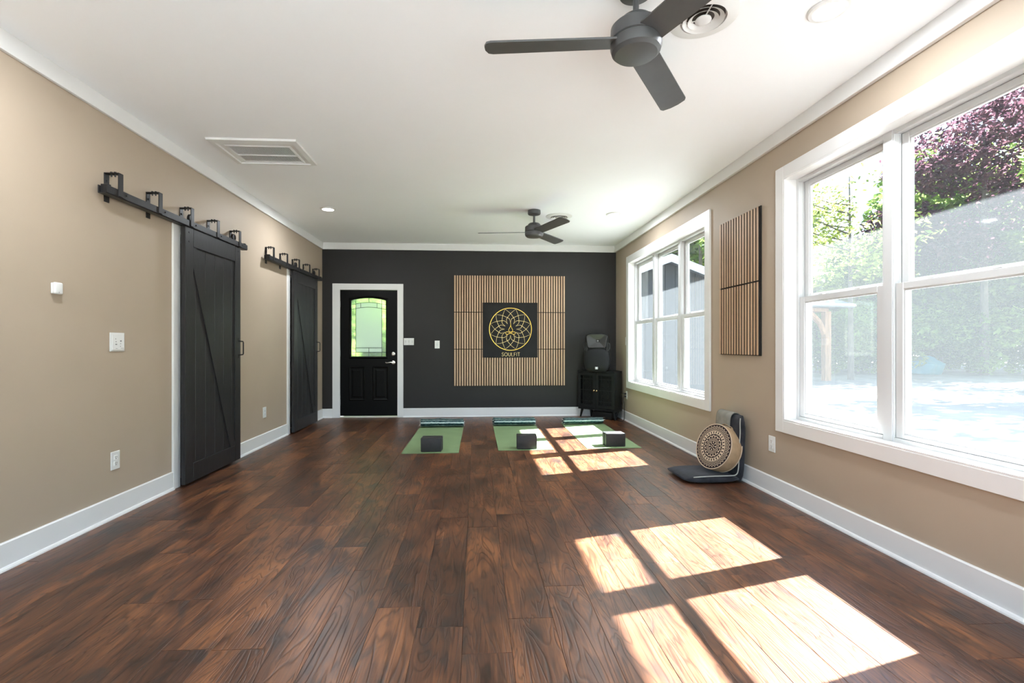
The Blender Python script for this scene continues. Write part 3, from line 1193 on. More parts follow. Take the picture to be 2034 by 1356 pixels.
# ------------------------------------------------------------------ emblem sign
def sign():
    x0, x1, z0, z1 = 0.105, 0.992, 0.950, 1.834
    yf = YB - 0.034
    root = thing('emblem_sign', ((x0 + x1) / 2, YB - 0.022, z0), 'square black sign with a gold lotus emblem in a ring, on the slat panel', 'sign')
    boxobj('board', M_board, (x0, x1, yf, YB - 0.0225, z0, z1), root, bevel=0.002)
    cx, cz = 0.553, 1.407
    R = 0.340
    y = yf - 0.0008
    fl = ((0, -1, 0), 0.0016)
    N_ = 96
    MB().tube([(cx + R * math.sin(2 * PI * k / N_), y, cz + R * math.cos(2 * PI * k / N_)) for k in range(N_)], 0.0062, 4, True, flat=fl).build('ring', M_gold, root)
    curve = [(0, 0.283), (0.040, 0.46), (0.125, 0.535), (0.39, 0.646), (0.69, 0.692)]

    def xf(px, pz, al):
        c, s = math.cos(al), math.sin(al)
        return (cx + R * (px * c + pz * s), y, cz + R * (-px * s + pz * c))
    for k in range(12):
        al = k * PI / 6
        m = MB()
        for sg in (-1, 1):
            pts = catmull([(sg * a, 0, b) for a, b in curve], 8)
            L_ = len(pts)
            wd = [0.0012 + 0.0019 * math.sin(PI * i / (L_ - 1)) for i in range(L_)]
            m.tube([xf(p.x, p.z, al) for p in pts], wd, 4, flat=((0, -1, 0), 0.0014))
        m.build('petal', M_goldlt, root)

    def zoom(px, py):                      # drawing units of the emblem artwork
        return (cx + (px - 660) / 435.0 * R, y - 0.0004, cz - (py - 663) / 435.0 * R)
    body = [(662, 540), (663, 585), (640, 640), (620, 685), (640, 712), (662, 716), (690, 712), (706, 685), (686, 640), (663, 585)]
    MB().tube(catmull([zoom(*p) for p in body], 6), 0.0036, 4, flat=fl).build('figure', M_gold, root)
    n = 48
    MB().tube([zoom(660 + 100 * math.sin(2 * PI * k / n), 742 + 26 * math.sin(4 * PI * k / n)) for k in range(n)], 0.0040, 4, True, flat=fl).build('crossed_legs', M_gold, root)
    # lettering: thin strokes
    H = 0.056

    def arc(cx_, cy_, rx, ry, a0, a1, n=14):
        return [(cx_ + rx * math.cos(math.radians(a0 + (a1 - a0) * k / n)), cy_ + ry * math.sin(math.radians(a0 + (a1 - a0) * k / n))) for k in range(n + 1)]
    G = {
        'S': (0.52, [[(0.46, 0.86), (0.37, 0.97), (0.24, 1.0), (0.11, 0.94), (0.05, 0.79), (0.11, 0.63), (0.27, 0.52), (0.42, 0.41), (0.48, 0.25), (0.42, 0.08), (0.27, 0.0), (0.12, 0.03), (0.02, 0.15)]]),
        'O': (0.80, [arc(0.40, 0.5, 0.38, 0.5, 0, 360, 24)]),
        'U': (0.66, [[(0.06, 1.0), (0.06, 0.36)] + arc(0.33, 0.33, 0.27, 0.33, 180, 360, 12) + [(0.60, 0.36), (0.60, 1.0)]]),
        'L': (0.46, [[(0.06, 1.0), (0.06, 0.0), (0.44, 0.0)]]),
        'F': (0.48, [[(0.06, 0.0), (0.06, 1.0), (0.44, 1.0)], [(0.06, 0.53), (0.40, 0.53)]]),
        'I': (0.16, [[(0.08, 0.0), (0.08, 1.0)]]),
        'T': (0.56, [[(0.28, 0.0), (0.28, 1.0)], [(0.0, 1.0), (0.56, 1.0)]]),
    }
    word = 'SOULFIT'
    gap = 0.17
    tot = sum(G[c][0] for c in word) + gap * (len(word) - 1)
    width = 0.292
    sx = width / tot
    px = cx + 0.005 - width / 2
    zb = cz - (1218 - 663) / 435.0 * R
    for ch in word:
        w, strokes = G[ch]
        m = MB()
        for st in strokes:
            m.tube([(px + a * sx, y, zb + b * H) for a, b in st], 0.0027, 4, flat=fl)
        m.build('letter', M_goldlt, root)
        px += (w + gap) * sx


sign()


# ------------------------------------------------------------------ plates, switches, sensors
def plate(name, axis, face, sgn, u0, u1, z0, z1, label, cat, kind, group=None):
    """wall plate; axis of the wall normal, sgn into the room"""
    um, zm = (u0 + u1) / 2, (z0 + z1) / 2
    loc = (face, um, z0) if axis == 'x' else (um, face, z0)
    root = thing(name, loc, label, cat, group)

    def bx(nm, m, ua, ub, za, zb, d0, d1, bev=0.001, par=None):
        a, b = sorted((face + sgn * d0, face + sgn * d1))
        d = (a, b, ua, ub, za, zb) if axis == 'x' else (ua, ub, a, b, za, zb)
        return boxobj(nm, m, d, par or root, bevel=bev)
    bx('plate', M_plate, u0, u1, z0, z1, 0.0003, 0.006, 0.002)
    if kind == 'outlet':
        for zz in (zm - 0.020, zm + 0.020):
            r = bx('receptacle', M_plate, um - 0.015, um + 0.015, zz - 0.015, zz + 0.015, 0.006, 0.009, 0.003)
            for du in (-0.006, 0.006):
                bx('slot', M_slot, um + du - 0.0014, um + du + 0.0014, zz - 0.002, zz + 0.008, 0.009, 0.0094, 0, r)
            bx('slot', M_slot, um - 0.003, um + 0.003, zz - 0.011, zz - 0.006, 0.009, 0.0094, 0, r)
    elif kind.startswith('switch'):
        n = int(kind[6:])
        w = (u1 - u0) / n
        for k in range(n):
            c = u0 + (k + 0.5) * w
            bx('rocker', M_plate, c - 0.006, c + 0.006, zm - 0.013, zm + 0.013, 0.006, 0.012, 0.003)
            bx('slot', M_grey, c - 0.008, c + 0.008, zm - 0.016, zm + 0.016, 0.0055, 0.0064, 0)
            for zz in (zm - 0.042, zm + 0.042):
                bx('screw', M_grey, c - 0.003, c + 0.003, zz - 0.003, zz + 0.003, 0.006, 0.007, 0.001)
    elif kind == 'keypad':
        bx('face', M_plate, u0 + 0.012, u1 - 0.010, z0 + 0.008, z1 - 0.012, 0.006, 0.010, 0.002)
        for du, dz, w, h in ((0.040, 0.074, 0.007, 0.006), (0.042, 0.055, 0.009, 0.006), (0.040, 0.036, 0.016, 0.008), (0.044, 0.010, 0.016, 0.003), (0.083, 0.058, 0.014, 0.010), (0.083, 0.042, 0.009, 0.005), (0.083, 0.024, 0.007, 0.005), (0.088, 0.012, 0.028, 0.003)):
            bx('print', M_grey, u0 + du, u0 + du + w, z0 + dz + 0.008, z0 + dz + 0.008 + h, 0.010, 0.0103, 0)
    elif kind == 'coax':
        bx('jack', M_slot, um - 0.006, um + 0.006, zm - 0.006, zm + 0.006, 0.006, 0.014, 0.003)
        for zz in (zm - 0.038, zm + 0.038):
            bx('screw', M_grey, um - 0.003, um + 0.003, zz - 0.003, zz + 0.003, 0.006, 0.007, 0.001)
    return root


plate('control_keypad', 'x', XL, 1, 3.304, 3.434, 1.113, 1.240, 'white square keypad plate with grey icons, left of the nearer barn door', 'keypad', 'keypad')
plate('wall_outlet', 'x', XL, 1, 3.313, 3.392, 0.320, 0.441, 'white double power outlet low on the left wall, near the camera', 'outlet', 'outlet')
plate('wall_outlet', 'x', XL, 1, 5.578, 5.658, 0.319, 0.441, 'white power outlet on the wall between the two barn doors', 'outlet', 'outlet')
plate('wall_outlet', 'x', XR, -1, 3.516, 3.596, 0.330, 0.452, 'white power outlet beside the grey floor chair', 'outlet', 'outlet')
plate('wall_outlet', 'x', XR, -1, 7.085, 7.150, 0.330, 0.451, 'white power outlet with a black cord, beside the corner cabinet', 'outlet', 'outlet')
plate('light_switch', 'x', XR, -1, 7.112, 7.172, 1.150, 1.272, 'white switch plate at the edge of the farther window', 'switch', 'switch1')
plate('light_switch', 'y', YB, -1, -1.152, -0.992, 1.150, 1.262, 'wide white three-switch plate right of the front door', 'switch', 'switch3')
plate('light_switch', 'y', YB, -1, -0.662, -0.584, 1.098, 1.222, 'narrow white switch plate midway between door and slat panel', 'switch', 'switch1')


def sensor():
    root = thing('wall_sensor', (XL, 2.886, 1.45), 'small white rounded sensor box high on the left wall', 'sensor')
    boxobj('mount', M_plate, (XL + 0.0005, XL + 0.012, 2.866, 2.915, 1.452, 1.515), root, bevel=0.004, seg=2)
    boxobj('housing', M_plate, (XL + 0.012, XL + 0.030, 2.862, 2.918, 1.450, 1.518), root, bevel=0.008, seg=3, smooth=True)
    boxobj('indicator', M_slot, (XL + 0.0298, XL + 0.0304, 2.888, 2.8895, 1.456, 1.464), root)


sensor()


# ------------------------------------------------------------------ ceiling things
def recessed_light(x, y, label):
    root = thing('recessed_light', (x, y, ZC), label, 'ceiling light', 'round recessed ceiling lights')
    MB().lathe([(0.066, -0.0005), (0.088, -0.0005), (0.090, -0.004), (0.082, -0.012), (0.066, -0.014), (0.066, -0.0005)], 40, Matrix.Translation((x, y, ZC))).build('trim_ring', M_plate, root, smooth=True)
    MB().lathe([(0.066, -0.010), (0.03, -0.0105), (0, -0.0105)], 40, Matrix.Translation((x, y, ZC))).build('lens', M_lens, root)
    ld = bpy.data.lights.new('recessed_lamp', 'AREA')
    ld.shape = 'DISK'
    ld.size = 0.125
    ld.energy = LAMP_WATTS
    ld.color = (0.88, 0.94, 1.0)
    lo = bpy.data.objects.new('recessed_lamp', ld)
    C.objects.link(lo)
    lo.parent = root
    lo.location = (0, 0, -0.016)
    return root


recessed_light(1.688, 2.19, 'round recessed ceiling light above the nearer window')
recessed_light(1.688, 5.78, 'round recessed ceiling light near the farther window')
recessed_light(-1.752, 5.75, 'round recessed ceiling light past the return grille, toward the barn doors')
recessed_light(-1.752, 2.19, 'round recessed ceiling light before the return grille')


def diffuser(x, y, label):
    root = thing('round_ceiling_diffuser', (x, y, ZC), label, 'air vent', 'round ceiling air diffusers')
    T = Matrix.Translation((x, y, ZC))
    MB().lathe([(0.098, -0.001), (0.165, -0.001), (0.165, -0.004), (0.125, -0.014), (0.108, -0.016), (0.104, -0.004), (0.098, -0.001)], 48, T).build('flange', M_plate, root, smooth=True)
    MB().lathe([(0, -0.001), (0.103, -0.001), (0.103, -0.0025), (0, -0.0025)], 40, T).build('duct', mat('duct_brown', (0.05, 0.038, 0.03, 1), 0.7), root)
    for r in (0.088, 0.063):
        MB().lathe([(r - 0.012, -0.006), (r + 0.008, -0.020), (r + 0.009, -0.022), (r - 0.012, -0.008), (r - 0.012, -0.006)], 48, T).build('ring', M_plate, root, smooth=True)
    MB().lathe([(0, -0.026), (0.030, -0.025), (0.038, -0.020), (0.036, -0.014), (0, -0.014)], 40, T).build('centre_cap', M_plate, root, smooth=True)
    s = MB()
    for a in range(3):
        an = a * 2 * PI / 3 + 0.5
        s.tube([(x + 0.03 * math.cos(an), y + 0.03 * math.sin(an), ZC - 0.012), (x + 0.102 * math.cos(an), y + 0.102 * math.sin(an), ZC - 0.006)], 0.003, 6)
    s.build('spoke', M_plate, root)


diffuser(1.114, 2.276, 'round white ceiling air diffuser beside the nearer fan')
diffuser(1.04, 5.93, 'round white ceiling air diffuser beside the farther fan')


def return_grille():
    x0, x1, y0, y1 = -2.105, -1.412, 3.823, 4.335
    root = thing('return_air_grille', ((x0 + x1) / 2, (y0 + y1) / 2, ZC), 'white rectangular return air grille in the ceiling', 'air vent')
    fr = MB()
    steps = [(0.0, 0.0005), (0.004, 0.016), (0.045, 0.020), (0.05, 0.010), (0.085, 0.010), (0.092, 0.016), (0.104, 0.014), (0.106, 0.001)]
    prev = None
    for ins, dz in steps:
        R = [fr.bm.verts.new(c) for c in ((x0 + ins, y0 + ins * 1.3, ZC - dz), (x1 - ins, y0 + ins * 1.3, ZC - dz), (x1 - ins, y1 - ins * 0.6, ZC - dz), (x0 + ins, y1 - ins * 0.6, ZC - dz))]
        if prev:
            for k in range(4):
                fr.bm.faces.new((prev[k], prev[(k + 1) % 4], R[(k + 1) % 4], R[k]))
        prev = R
    fr.build('frame', M_plate, root)
    a0, a1, b0, b1 = x0 + 0.104, x1 - 0.104, y0 + 0.135, y1 - 0.062
    boxobj('filter', mat('filter_grey', (0.035, 0.035, 0.035, 1), 0.8), (a0, a1, b0, b1, ZC - 0.003, ZC - 0.0005), root)
    n = 46
    s = MB()
    for k in range(n):
        x = a0 + (a1 - a0) * (k + 0.5) / n
        s.box(x - 0.0011, x + 0.0011, b0, b1, ZC - 0.012, ZC - 0.007)
    tag(s.build('blades', M_plate, root), kind='stuff')
    boxobj('crossbar', M_plate, (a0, a1, (b0 + b1) / 2 + 0.02 - 0.006, (b0 + b1) / 2 + 0.02 + 0.006, ZC - 0.015, ZC - 0.004), root)


return_grille()


def ceiling_fan(x, y, ang, label):
    root = thing('ceiling_fan', (x, y, ZC), label, 'ceiling fan', 'three-blade graphite ceiling fans')
    T = Matrix.Translation((x, y, ZC))
    MB().lathe([(0.076, 0), (0.078, -0.035), (0.072, -0.048), (0.045, -0.056), (0.03, -0.060), (0, -0.060)], 40, T).build('canopy', M_fan, root, smooth=True)
    MB().lathe([(0.013, -0.05), (0.013, -0.155), (0, -0.155)], 20, T).build('downrod', M_fan, root, smooth=True)
    MB().lathe([(0, -0.150), (0.022, -0.150), (0.06, -0.156), (0.072, -0.166), (0.076, -0.185), (0.100, -0.190), (0.110, -0.200), (0.112, -0.255), (0.108, -0.258), (0.104, -0.262)], 48, T).build('motor_housing', M_fan, root, smooth=True, angle=25)
    MB().lathe([(0.104, -0.258), (0.111, -0.264), (0.112, -0.285), (0.106, -0.305), (0.092, -0.318), (0.05, -0.324), (0, -0.325)], 48, T).build('light_cap', M_fan, root, smooth=True, angle=25)
    for k in range(3):
        a = ang + k * 2 * PI / 3
        # blade in its own frame: u along, w across, pitched
        b = MB()
        w0, w1 = 0.062, 0.070
        R0, R1 = 0.085, 0.665
        top = []
        outline = [(R0, -w0), (R1 - 0.012, -w1), (R1 + 0.005, -w1 * 0.9), (R1 + 0.010, 0.0), (R1, w1 * 0.9), (R1 - 0.012, w1), (R0, w0)]
        outline = [(R0, -w0), (R1 - 0.02, -w1), (R1, -w1 * 0.86), (R1 + 0.012, -w1 * 0.3), (R1 + 0.012, w1 * 0.3), (R1, w1 * 0.86), (R1 - 0.02, w1), (R0, w0)]
        M = T @ Matrix.Translation((0, 0, -0.262)) @ Matrix.Rotation(a, 4, 'Z') @ Matrix.Rotation(math.radians(-13), 4, 'X')
        b.prism(outline, 'z', -0.004, 0.004, M=M)
        b.build('blade', M_fan, root)
    return root


# blades: one points to -x, the others to the right, towards and away from the camera
ceiling_fan(0.712, 2.085, PI - 0.118, 'graphite three-blade ceiling fan, the large one nearest the camera')
ceiling_fan(0.697, 5.69, PI - 0.118, 'graphite three-blade ceiling fan, the far one before the charcoal wall')


# ------------------------------------------------------------------ yoga corner: mats, blocks, rolled rugs
def yoga_mat(name_label, pts):
    """pts: near-left, near-right, far-right, far-left on the floor"""
    o = MB().prism(pts, 'z', 0.0003, 0.005).build('yoga_mat', M_mat)
    return tag(o, name_label, 'yoga mat', 'three green yoga mats')


yoga_mat('green yoga mat on the left, nearest the front door', [(-0.794, 5.107), (-0.186, 5.107), (-0.178, 6.83), (-0.786, 6.83)])
yoga_mat('green yoga mat in the middle of the three', [(0.243, 5.19), (0.853, 5.19), (0.850, 6.90), (0.240, 6.90)])
yoga_mat('green yoga mat on the right, by the windows, crossed by sun', [(1.232, 5.225), (1.852, 5.232), (1.860, 6.95), (1.245, 6.945)])


def block(x, y, w, d, h, label, rz=0.0):
    M = Matrix.Translation((x + w / 2, y + d / 2, 0.005)) @ Matrix.Rotation(rz, 4, 'Z')
    o = MB().box(-w / 2, w / 2, -d / 2, d / 2, 0.0003, h, bevel=0.008, seg=2, M=M).build('yoga_block', M_block, None, smooth=True)
    return tag(o, label, 'yoga block', 'charcoal foam yoga blocks on the mats')


for (x, y, rz, where) in ((-0.595, 5.153, 0.0, 'left'), (0.449, 5.220, 0.0, 'middle'), (1.468, 5.298, -0.01, 'right')):
    block(x, y, 0.222, 0.076, 0.148, 'front charcoal foam block of the pair on the %s mat' % where, rz)
    block(x + (0.006 if where != 'right' else -0.006), y + 0.078, 0.222, 0.076, 0.148, 'rear charcoal foam block of the pair on the %s mat' % where, rz)


def rug_material():
    m = mat('woven_rug', (0.05, 0.12, 0.13, 1), 0.95, spec=0.1)
    nt, N, L, b = nodes_of(m)
    tc = N.new('ShaderNodeTexCoord')
    sep = N.new('ShaderNodeSeparateXYZ')
    L.new(tc.outputs['Object'], sep.inputs[0])
    an = math_node(nt, 'ARCTAN2', sep.outputs['Z'], sep.outputs['Y'])
    cmb = N.new('ShaderNodeCombineXYZ')
    L.new(math_node(nt, 'MULTIPLY', sep.outputs['X'], 26.0), cmb.inputs[0])
    L.new(math_node(nt, 'MULTIPLY', an, 7.0), cmb.inputs[1])
    nz = N.new('ShaderNodeTexNoise')
    nz.inputs['Scale'].default_value = 1.0
    nz.inputs['Detail'].default_value = 4
    L.new(cmb.outputs[0], nz.inputs['Vector'])
    st = math_node(nt, 'MULTIPLY', math_node(nt, 'ADD', math_node(nt, 'SINE', math_node(nt, 'MULTIPLY', an, 9.0)), 1.0), 0.5)
    v = math_node(nt, 'ADD', math_node(nt, 'MULTIPLY', nz.outputs['Fac'], 0.62), math_node(nt, 'MULTIPLY', st, 0.38))
    rp = N.new('ShaderNodeValToRGB')
    e = rp.color_ramp.elements
    e[0].position = 0.30
    e[0].color = (0.008, 0.014, 0.018, 1)
    e[1].position = 0.68
    e[1].color = (0.42, 0.50, 0.47, 1)
    mid = e.new(0.50)
    mid.color = (0.05, 0.12, 0.12, 1)
    L.new(v, rp.inputs[0])
    L.new(rp.outputs[0], b.inputs['Base Color'])
    bp = N.new('ShaderNodeBump')
    bp.inputs['Strength'].default_value = 0.6
    bp.inputs['Distance'].default_value = 0.004
    L.new(nz.outputs['Fac'], bp.inputs['Height'])
    L.new(bp.outputs[0], b.inputs['Normal'])
    return m


M_rug = rug_material()


def rolled_rug(x0, x1, y, z, ry, rz, yaw, label, seed):
    """rug rolled loosely into a flattened roll lying across the mat end"""
    r = random.Random(seed)
    root = thing('rolled_rug', ((x0 + x1) / 2, y, z), label, 'rolled rug', 'rolled woven rugs at the mat ends', rot=(0, 0, yaw))
    hw = (x1 - x0) / 2
    turns, n = 2.6, 70
    nx = 14
    ph = [r.uniform(0, 6) for _ in range(6)]

    def sect(i, jx):
        t = i / (n - 1)
        a = -PI / 2 - 0.5 + t * turns * 2 * PI
        k = 1.0 - 0.20 * (1 - t) * turns
        u = -1 + 2 * jx / (nx - 1)
        wob = 1 + 0.07 * math.sin(3 * u + ph[0] + a) + 0.06 * math.sin(6 * u + ph[1] + 2 * a)
        yy = ry * k * math.cos(a) * wob
        zz = rz + rz * k * math.sin(a) * (wob if math.sin(a) > 0 else 1.0)
        xx = u * hw + 0.012 * math.sin(a + ph[2]) * abs(u) ** 3
        return Vector((xx, yy, max(zz, 0.001)))
    m = MB()
    m.quadgrid(sect, n, nx)
    o = m.build('rug', M_rug, root, smooth=True, local=True, fix=False)
    md = o.modifiers.new('cloth', 'SOLIDIFY')
    md.thickness = 0.006
    md.offset = -1
    # shift texture centre to the roll axis
    for v in o.data.vertices:
        v.co.z -= rz
    o.location = (0, 0, rz)
    # tassels at both ends
    f = MB()
    for s in (-1, 1):
        for q in range(9):
            a = r.uniform(0, 2 * PI)
            k = r.uniform(0.45, 0.95)
            p0 = Vector((s * (hw - 0.004), ry * k * math.cos(a), rz + rz * k * math.sin(a) * 0.9))
            p1 = p0 + Vector((s * r.uniform(0.010, 0.028), r.uniform(-0.012, 0.006), r.uniform(-0.018, 0.006)))
            p1.z = max(p1.z, 0.004)
            f.tube([p0, (p0 + p1) / 2 + Vector((0, 0, 0.003)), p1], 0.0016, 5)
    tag(f.build('fringe', M_fringe, root, local=True), kind='stuff')
    return root


rolled_rug(-0.775, -0.178, 6.725, 0.0055, 0.098, 0.055, 0.0, 'rolled dark teal woven rug on the left mat', 1)
rolled_rug(0.247, 0.832, 6.785, 0.0055, 0.096, 0.053, 0.0, 'rolled teal woven rug on the middle mat', 5)
rolled_rug(1.258, 1.848, 6.855, 0.0055, 0.090, 0.045, 0.08, 'rolled pale teal woven rug on the right mat, before the cabinet', 9)


# ------------------------------------------------------------------ floor chair and round cushion
def pad(path, half_w, thick, yc, name, m, parent, nseg=14):
    """padded strip: rounded-rectangle section swept along path in the x-z plane (centre line), width along y"""
    P = [Vector((p[0], 0, p[1])) for p in path]
    n = len(P)
    sec = []
    for k in range(28):
        a = 2 * PI * k / 28
        c, s = math.cos(a), math.sin(a)
        e = 0.35
        sec.append((math.copysign(abs(c) ** e, c), math.copysign(abs(s) ** 0.75, s)))

    mb = MB()

    def fn(k, i):
        p = P[i]
        d = P[min(i + 1, n - 1)] - P[max(i - 1, 0)]
        d.normalize()
        nn = Vector((-d.z, 0, d.x))
        endt = min(i, n - 1 - i)
        sc = (0.30, 0.78, 0.95, 1.0)[min(endt, 3)]
        scw = (0.90, 0.975, 1.0, 1.0)[min(endt, 3)]
        su, sv = sec[k]
        puff = 1 + 0.10 * math.sin(i * 1.7 + k) * (1 if i % 2 else -1) * 0.3
        return Vector((0, yc + su * half_w * scw, 0)) + p + nn * sv * thick / 2 * sc * puff
    V = mb.quadgrid(fn, 28, n, closed_u=True)
    mb.bm.faces.new([V[k][0] for k in range(28)])
    mb.bm.faces.new([V[k][n - 1] for k in range(27, -1, -1)])
    return mb.build(name, m, parent, smooth=True, angle=80)


def floor_chair():
    yc = 4.045
    hw = 0.205
    root = thing('floor_chair', (2.0, yc, 0), 'legless charcoal padded floor chair leaning on the wall below the slat panel', 'chair')
    th = 0.066
    zc = 0.034
    xw_ = 2.222
    seat = [(1.735 + (2.20 - 1.735) * k / 9, zc) for k in range(10)]
    s = pad(seat, hw, th, yc, 'seat', M_velour, root)
    back = []
    for k in range(12):
        t = k / 11
        z = 0.012 + t * 0.55
        back.append((xw_ - 0.012 + 0.020 * t, z))
    b = pad(back, hw, 0.074, yc, 'backrest', M_velour, root)
    # piping along the near edge of seat and back
    yp = yc - hw + 0.001
    pts = [(1.80, 0.058), (1.86, 0.062), (2.0, 0.066), (2.12, 0.068), (2.165, 0.078), (2.181, 0.115), (2.188, 0.2), (2.192, 0.32), (2.198, 0.42), (2.197, 0.50), (2.200, 0.545)]
    MB().tube(catmull([(x, yp + 0.004, z) for x, z in pts], 6), 0.0045, 8).build('piping', M_pipe, root, smooth=True)
    # suede flap over the top of the back
    f = MB()
    ya, yb = yc - 0.085, yc + 0.150
    prof = [(2.196, 0.315), (2.186, 0.36), (2.178, 0.44), (2.181, 0.51), (2.192, 0.552), (2.222, 0.573), (2.256, 0.565), (2.272, 0.54), (2.275, 0.50)]
    pr = catmull([(x, 0, z) for x, z in prof], 4)
    nn = len(pr)

    def fn(i, j):
        p = pr[i]
        u = j / 7
        lift = 0.006 * math.sin(PI * u) * (1 - i / nn)
        return Vector((p.x - 0.006 - lift, ya + (yb - ya) * u, p.z + (0.02 * (1 - u) if i == 0 else 0)))
    f.quadgrid(fn, nn, 8)
    fo = f.build('headrest_flap', M_flap, root, smooth=True)
    md = fo.modifiers.new('thickness', 'SOLIDIFY')
    md.thickness = 0.006
    md.offset = 0
    return root


floor_chair()


def mandala_material():
    m = mat('mandala_print', (0.55, 0.42, 0.30, 1), 0.9, spec=0.15)
    nt, N, L, b = nodes_of(m)
    tc = N.new('ShaderNodeTexCoord')
    sep = N.new('ShaderNodeSeparateXYZ')
    L.new(tc.outputs['Object'], sep.inputs[0])
    x, y = sep.outputs['X'], sep.outputs['Y']
    r = math_node(nt, 'SQRT', math_node(nt, 'ADD', math_node(nt, 'MULTIPLY', x, x), math_node(nt, 'MULTIPLY', y, y)))
    r = math_node(nt, 'DIVIDE', r, 0.19)                      # 0..1
    th = math_node(nt, 'ARCTAN2', y, x)

    def mul(a, b_):
        return math_node(nt, 'MULTIPLY', a, b_)

    def cosn(n, ph=0.0):
        return math_node(nt, 'COSINE', math_node(nt, 'ADD', mul(th, float(n)), ph))

    def tri(n):                                                # zigzag 0..1
        return math_node(nt, 'PINGPONG', mul(th, n / (2 * PI) * 2.0), 1.0)

    def lt(a, b_):
        return math_node(nt, 'LESS_THAN', a, b_)

    def band(lo, hi):
        return mul(math_node(nt, 'GREATER_THAN', r, lo), lt(r, hi))

    def dots(rc, dr, n, size, ph=0.0):
        """n round dots on a ring"""
        dx = math_node(nt, 'DIVIDE', math_node(nt, 'SUBTRACT', r, rc), dr)
        c = cosn(n, ph)
        return lt(math_node(nt, 'SUBTRACT', mul(dx, dx), math_node(nt, 'MULTIPLY', c, 1.0)), size)
    terms = []
    terms.append(mul(band(0.045, 0.075), 1.0))
    terms.append(mul(band(0.11, 0.21), dots(0.16, 0.05, 8, -0.1)))
    terms.append(mul(band(0.225, 0.245), 1.0))
    terms.append(mul(band(0.26, 0.33), dots(0.295, 0.035, 24, 0.1)))
    terms.append(mul(band(0.345, 0.365), 1.0))
    terms.append(mul(band(0.38, 0.50), dots(0.44, 0.055, 16, -0.15)))
    terms.append(mul(band(0.41, 0.54), dots(0.48, 0.05, 16, -0.45, PI)))
    terms.append(mul(band(0.55, 0.70), math_node(nt, 'SUBTRACT', 1.0, dots(0.625, 0.06, 28, -0.2))))
    terms.append(mul(band(0.72, 0.735), 1.0))
    terms.append(mul(band(0.745, 0.79), dots(0.767, 0.02, 60, 0.0)))
    terms.append(mul(band(0.80, 0.815), 1.0))
    # zigzag border
    zz = math_node(nt, 'ADD', 0.855, mul(tri(36), 0.085))
    dz = math_node(nt, 'ABSOLUTE', math_node(nt, 'SUBTRACT', r, zz))
    terms.append(mul(band(0.83, 0.97), lt(dz, 0.016)))
    terms.append(mul(band(0.835, 0.87), dots(0.85, 0.018, 36, -0.3, PI)))
    terms.append(math_node(nt, 'GREATER_THAN', r, 0.992))
    acc = terms[0]
    for t in terms[1:]:
        acc = math_node(nt, 'MAXIMUM', acc, t)
    mx = N.new('ShaderNodeMixRGB')
    mx.inputs[1].default_value = (0.026, 0.018, 0.020, 1)
    mx.inputs[2].default_value = (0.56, 0.43, 0.31, 1)
    L.new(acc, mx.inputs[0])
    L.new(mx.outputs[0], b.inputs['Base Color'])
    return m


def cushion():
    n = Vector((-0.91, -0.25, 0.32)).normalized()
    R, T = 0.192, 0.115
    side = Vector((0, 0, 1)).cross(n).normalized()
    up = n.cross(side).normalized()
    cf = Vector((2.040, 3.985, 0.285))                      # centre of the front face
    rot = Matrix((side, up, n)).transposed()
    root = thing('round_cushion', cf - n * T / 2, 'round tan cushion with a dark mandala print, leaning on the floor chair', 'cushion', rot=rot.to_euler())
    h = T / 2
    # front face, slightly domed
    prof = [(0, h + 0.010)] + [(R * k / 16, h + 0.010 * (1 - (k / 16) ** 4) - 0.0) for k in range(1, 17)]
    MB().lathe(prof, 72).build('printed_face', mandala_material(), root, smooth=True, local=True)
    MB().lathe([(R, h), (R + 0.006, h * 0.5), (R + 0.008, 0), (R + 0.006, -h * 0.5), (R, -h), (R * 0.7, -h - 0.008), (0, -h - 0.010)], 72).build('side_band', M_tan, root, smooth=True, local=True)
    for z in (h, -h):
        MB().tube([((R + 0.002) * math.cos(2 * PI * k / 72), (R + 0.002) * math.sin(2 * PI * k / 72), z) for k in range(72)], 0.0042, 8, True).build('piping', mat('tan_piping', (0.56, 0.43, 0.31, 1), 0.8), root, smooth=True, local=True)
    # carry handle on the upper rim
    hp = [((R + 0.006) * math.cos(a), (R + 0.006) * math.sin(a) + (0.014 if 0 < i < 6 else 0), -0.005) for i, a in enumerate([math.radians(100 - 40 * k / 6) for k in range(7)])]
    MB().tube(catmull(hp, 4), 0.011, 6, flat=((0, 1, 0), 0.0025)).build('handle', M_tan, root, smooth=True, local=True)


cushion()


